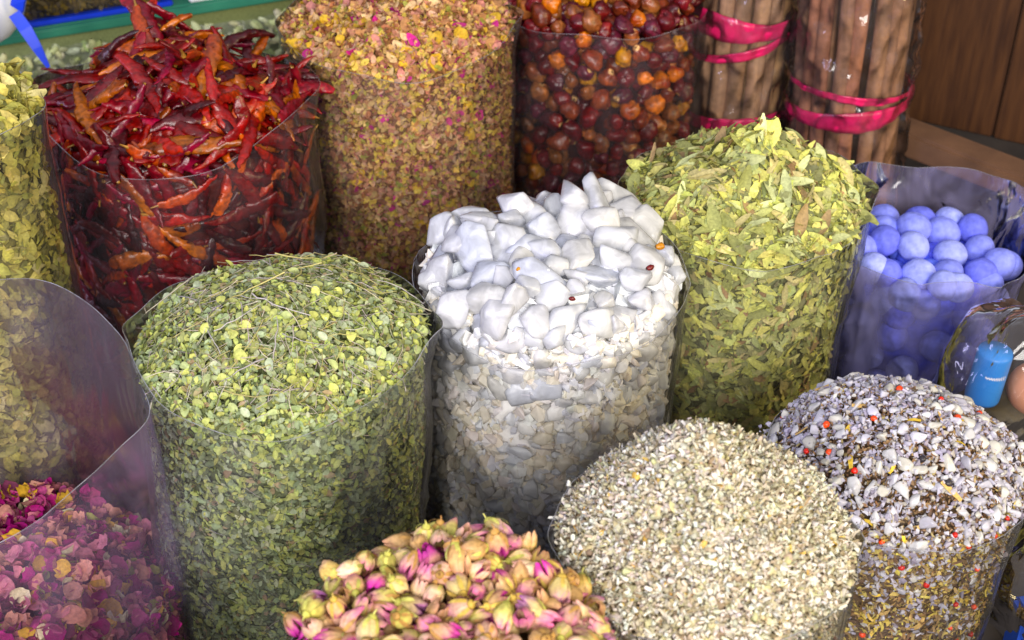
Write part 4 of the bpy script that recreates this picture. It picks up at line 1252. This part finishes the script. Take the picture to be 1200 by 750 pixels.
def pouch(lab, c, s, seed, parts_fn):
    r = np.random.default_rng(seed)
    root = thing('plastic_pouch', lab, 'pouch', c)
    V, F = sphere(40, 26); S = V.copy()
    V = V[:, [1, 2, 0]]
    V = V * (1 + wob(S, 5, 0.06, r) + wob(S, 13, 0.03, r))[:, None] * np.array(s)
    V[:, 2] = np.maximum(V[:, 2] + s[2], 0.003)
    link('film', np_mesh('film', V, F, None, M['film_wrap']), root)
    return root


p1 = (0.640, 1.475, 0.0)
pouch('clear pouch with a blue tube and orange ball at the right edge', p1, (0.10, 0.075, 0.135), 61, None)
t = thing('blue_tube', 'small bright blue tube inside the clear pouch', 'tube', (0.600, 1.462, 0.135))
jar('tube_body', (0, 0, 0), 0.022, 0.075, M['bluelabel'], t, 0.06)
# faint pale script on the tube: a wavy printed line, too small to read in the photograph
Vw = []
for i in range(30):
    a = -PI / 2 - 0.55 + 1.25 * i / 29
    for k in (-1, 1):
        z = 0.046 + 0.0022 * math.sin(i * 1.9) + 0.0013 * math.sin(i * 4.3) + k * (0.0012 + 0.0006 * math.sin(i * 2.7))
        Vw.append((0.0224 * math.cos(a), 0.0224 * math.sin(a), z))
o = link('print', np_mesh('print', Vw, grid_faces(30, 2), None, M['white']), t); o.rotation_euler = (0, 0.06, 0)
lumpy('orange_ball', (0.668, 1.463, 0.148), (0.036, 0.034, 0.036), M['terracotta'], r, 'orange brown clay ball in the clear pouch at the right edge', 'ball', 2, 0.02)
lumpy('pouch_bed', (0.640, 1.475, 0.065), (0.085, 0.062, 0.07), M['darkbox'], r, 'dark filling under the blue tube in the clear pouch', 'filling')

p2 = (0.625, 1.165, 0.0)
pouch('clear crackling pouch with a navy blue label at the lower right corner', p2, (0.085, 0.075, 0.10), 62, None)
t = thing('blue_packet', 'navy blue packet inside the clear pouch at the lower right', 'packet', (0.585, 1.135, 0.003))
bm_obj('packet_body', box_bm((0, 0, 0.05), (0.05, 0.035, 0.1), Matrix.Rotation(0.15, 3, 'Z'), 0.005), M['navy'], t)

# pale lumps of another bag peeping in at the lower left
r = np.random.default_rng(63)
bp2 = Bag((-0.315, 0.735), 0.36, 0.085, 0.03, 2.0, 0.0, seed=23)
film(bp2, 'clear film bag of cream lumps at the lower edge', M['film'], seed=14, fin=0.1, top_extra=0.0)
lv = vmeshes('lump', lambda q: t_blob(q, 14, 10, (0.5, 0.42, 0.38), 2.5, 0.08), [('cream', (0.72, 0.66, 0.48))], M['grain'], 3)
P, n = bp2.dome(600, 0.8); P, n = spread(P, n, 0.034, 14, bp2)
singles('cream_lump', 'lump', 'cream lumps in the bag at the lower edge', 'cream lump bag', lv, P, n, (0.042, 0.05), 0.5, r, bp2, M['grain'], (-0.006, 0.0))
V, F = bp2.core(0.02)
tag(link('cream_lump_filling', np_mesh('cream_lump_filling', V, F, np.tile((0.5, 0.45, 0.32), (len(V), 1)), M['grain'])), 'cream lumps packed lower in the bag at the lower edge', 'lumps', kind='stuff')

# ------------------------------------------------------------------ labels of the single pieces
by = {}
for s in SINGLES: by.setdefault((s['noun'], s['bag'].replace('bag', '').replace('heap', '').replace('layer', '').strip()), []).append(s)
for key, L in by.items():
    seen = []
    for s in L:
        u, v = pix(s['p']); s['u'], s['v'] = u, v
        if 4 < u < 1196 and 4 < v < 746 and not (s['b'] is not None and s['side'] and s['p'][1] > s['b'].c[1]): seen.append(s)
    us = [s['u'] for s in seen] or [0]; vs = [s['v'] for s in seen] or [0]
    u0, u1, v0, v1 = min(us), max(us) + 1e-6, min(vs), max(vs) + 1e-6
    special = {}
    top = [s for s in seen if not s['side']] or seen
    for word, fn in (('topmost', lambda s: s['v']), ('leftmost', lambda s: s['u']), ('rightmost', lambda s: -s['u'])):
        if len(top) > 3:
            c = min(top, key=fn)
            special.setdefault(id(c['o']), word)
    for s in L:
        noun, bagw = s['noun'], s['bag']
        col = s['col']
        if noun.split()[0] == col: col = ''
        if id(s['o']) in special and s['b'] is not None:
            lab = f"{special[id(s['o'])]} {noun} of the {bagw}, {s['col']}"
        elif s['b'] is None:
            front = sorted([q for q in L if q['p'][1] <= np.mean([z['p'][1] for z in L]) + 0.01 and q['outer']], key=lambda q: q['u'])
            names = 'first second third fourth fifth sixth seventh eighth ninth tenth eleventh twelfth'.split()
            if any(q is s for q in front[:12]):
                k = [q is s for q in front].index(True)
                lab = f"{col} {noun}, {names[k]} from the left in the {bagw}"
            else:
                lab = f"{noun} behind the front sticks of the {bagw}"
        else:
            fu = (s['u'] - u0) / (u1 - u0); fv = (s['v'] - v0) / (v1 - v0)
            sz = 'large' if s['rel'] > 0.66 else 'small' if s['rel'] < 0.33 else 'middling'
            if s['side']:
                hor = ('far left', 'left', 'left of centre', 'right of centre', 'right', 'far right')[int(np.clip(fu * 6, 0, 5))]
                ver = ('top', 'upper side', 'middle', 'lower side', 'foot')[int(np.clip(fv * 5, 0, 4))]
                lab = f"{sz} {col} {noun} at {ver} of {bagw}, {hor}"
            else:
                dx, dy = s['p'][0] - s['b'].c[0], s['p'][1] - s['b'].c[1]
                hr = int(round(math.degrees(math.atan2(dx, dy)) / 30)) % 12 or 12
                clock = 'one two three four five six seven eight nine ten eleven twelve'.split()[hr - 1]
                q = math.hypot(dx, dy) / s['b'].r
                ring = 'near the crown' if q < 0.4 else 'halfway down' if q < 0.72 else 'near the rim'
                lab = f"{sz} {col} {noun} {ring} at {clock} o'clock on {bagw}"
        s['o']['label'] = ' '.join(lab.split())

# pieces that would still share a label: tell them apart by height, then by side, in the picture
same = {}
for s in SINGLES: same.setdefault(s['o']['label'], []).append(s)
for lab, L in same.items():
    if len(L) < 2: continue
    us, vs = [q['u'] for q in L], [q['v'] for q in L]
    k, words = ('v', ('upper', 'lower')) if max(vs) - min(vs) >= max(us) - min(us) else ('u', ('left hand', 'right hand'))
    L.sort(key=lambda q: q[k])
    if len(L) == 2: ws = words
    elif len(L) == 3: ws = (words[0], 'middle', words[1])
    elif len(L) == 4: ws = (words[0], 'second ' + words[0], 'second ' + words[1], words[1])
    elif len(L) <= 9:
        L.sort(key=lambda q: q['u'])
        ws = 'first second third fourth fifth sixth seventh eighth ninth'.split()[:len(L)]
        ws = [x + ' from left' for x in ws]
    else: continue
    for q, wd in zip(L, ws):
        new = f"{lab}, {wd} one" if "from" not in wd else f"{lab}, {wd}"
        if len(new.split()) > 16: new = new.split(' ', 1)[1]
        if len(new.split()) <= 16: q['o']['label'] = new
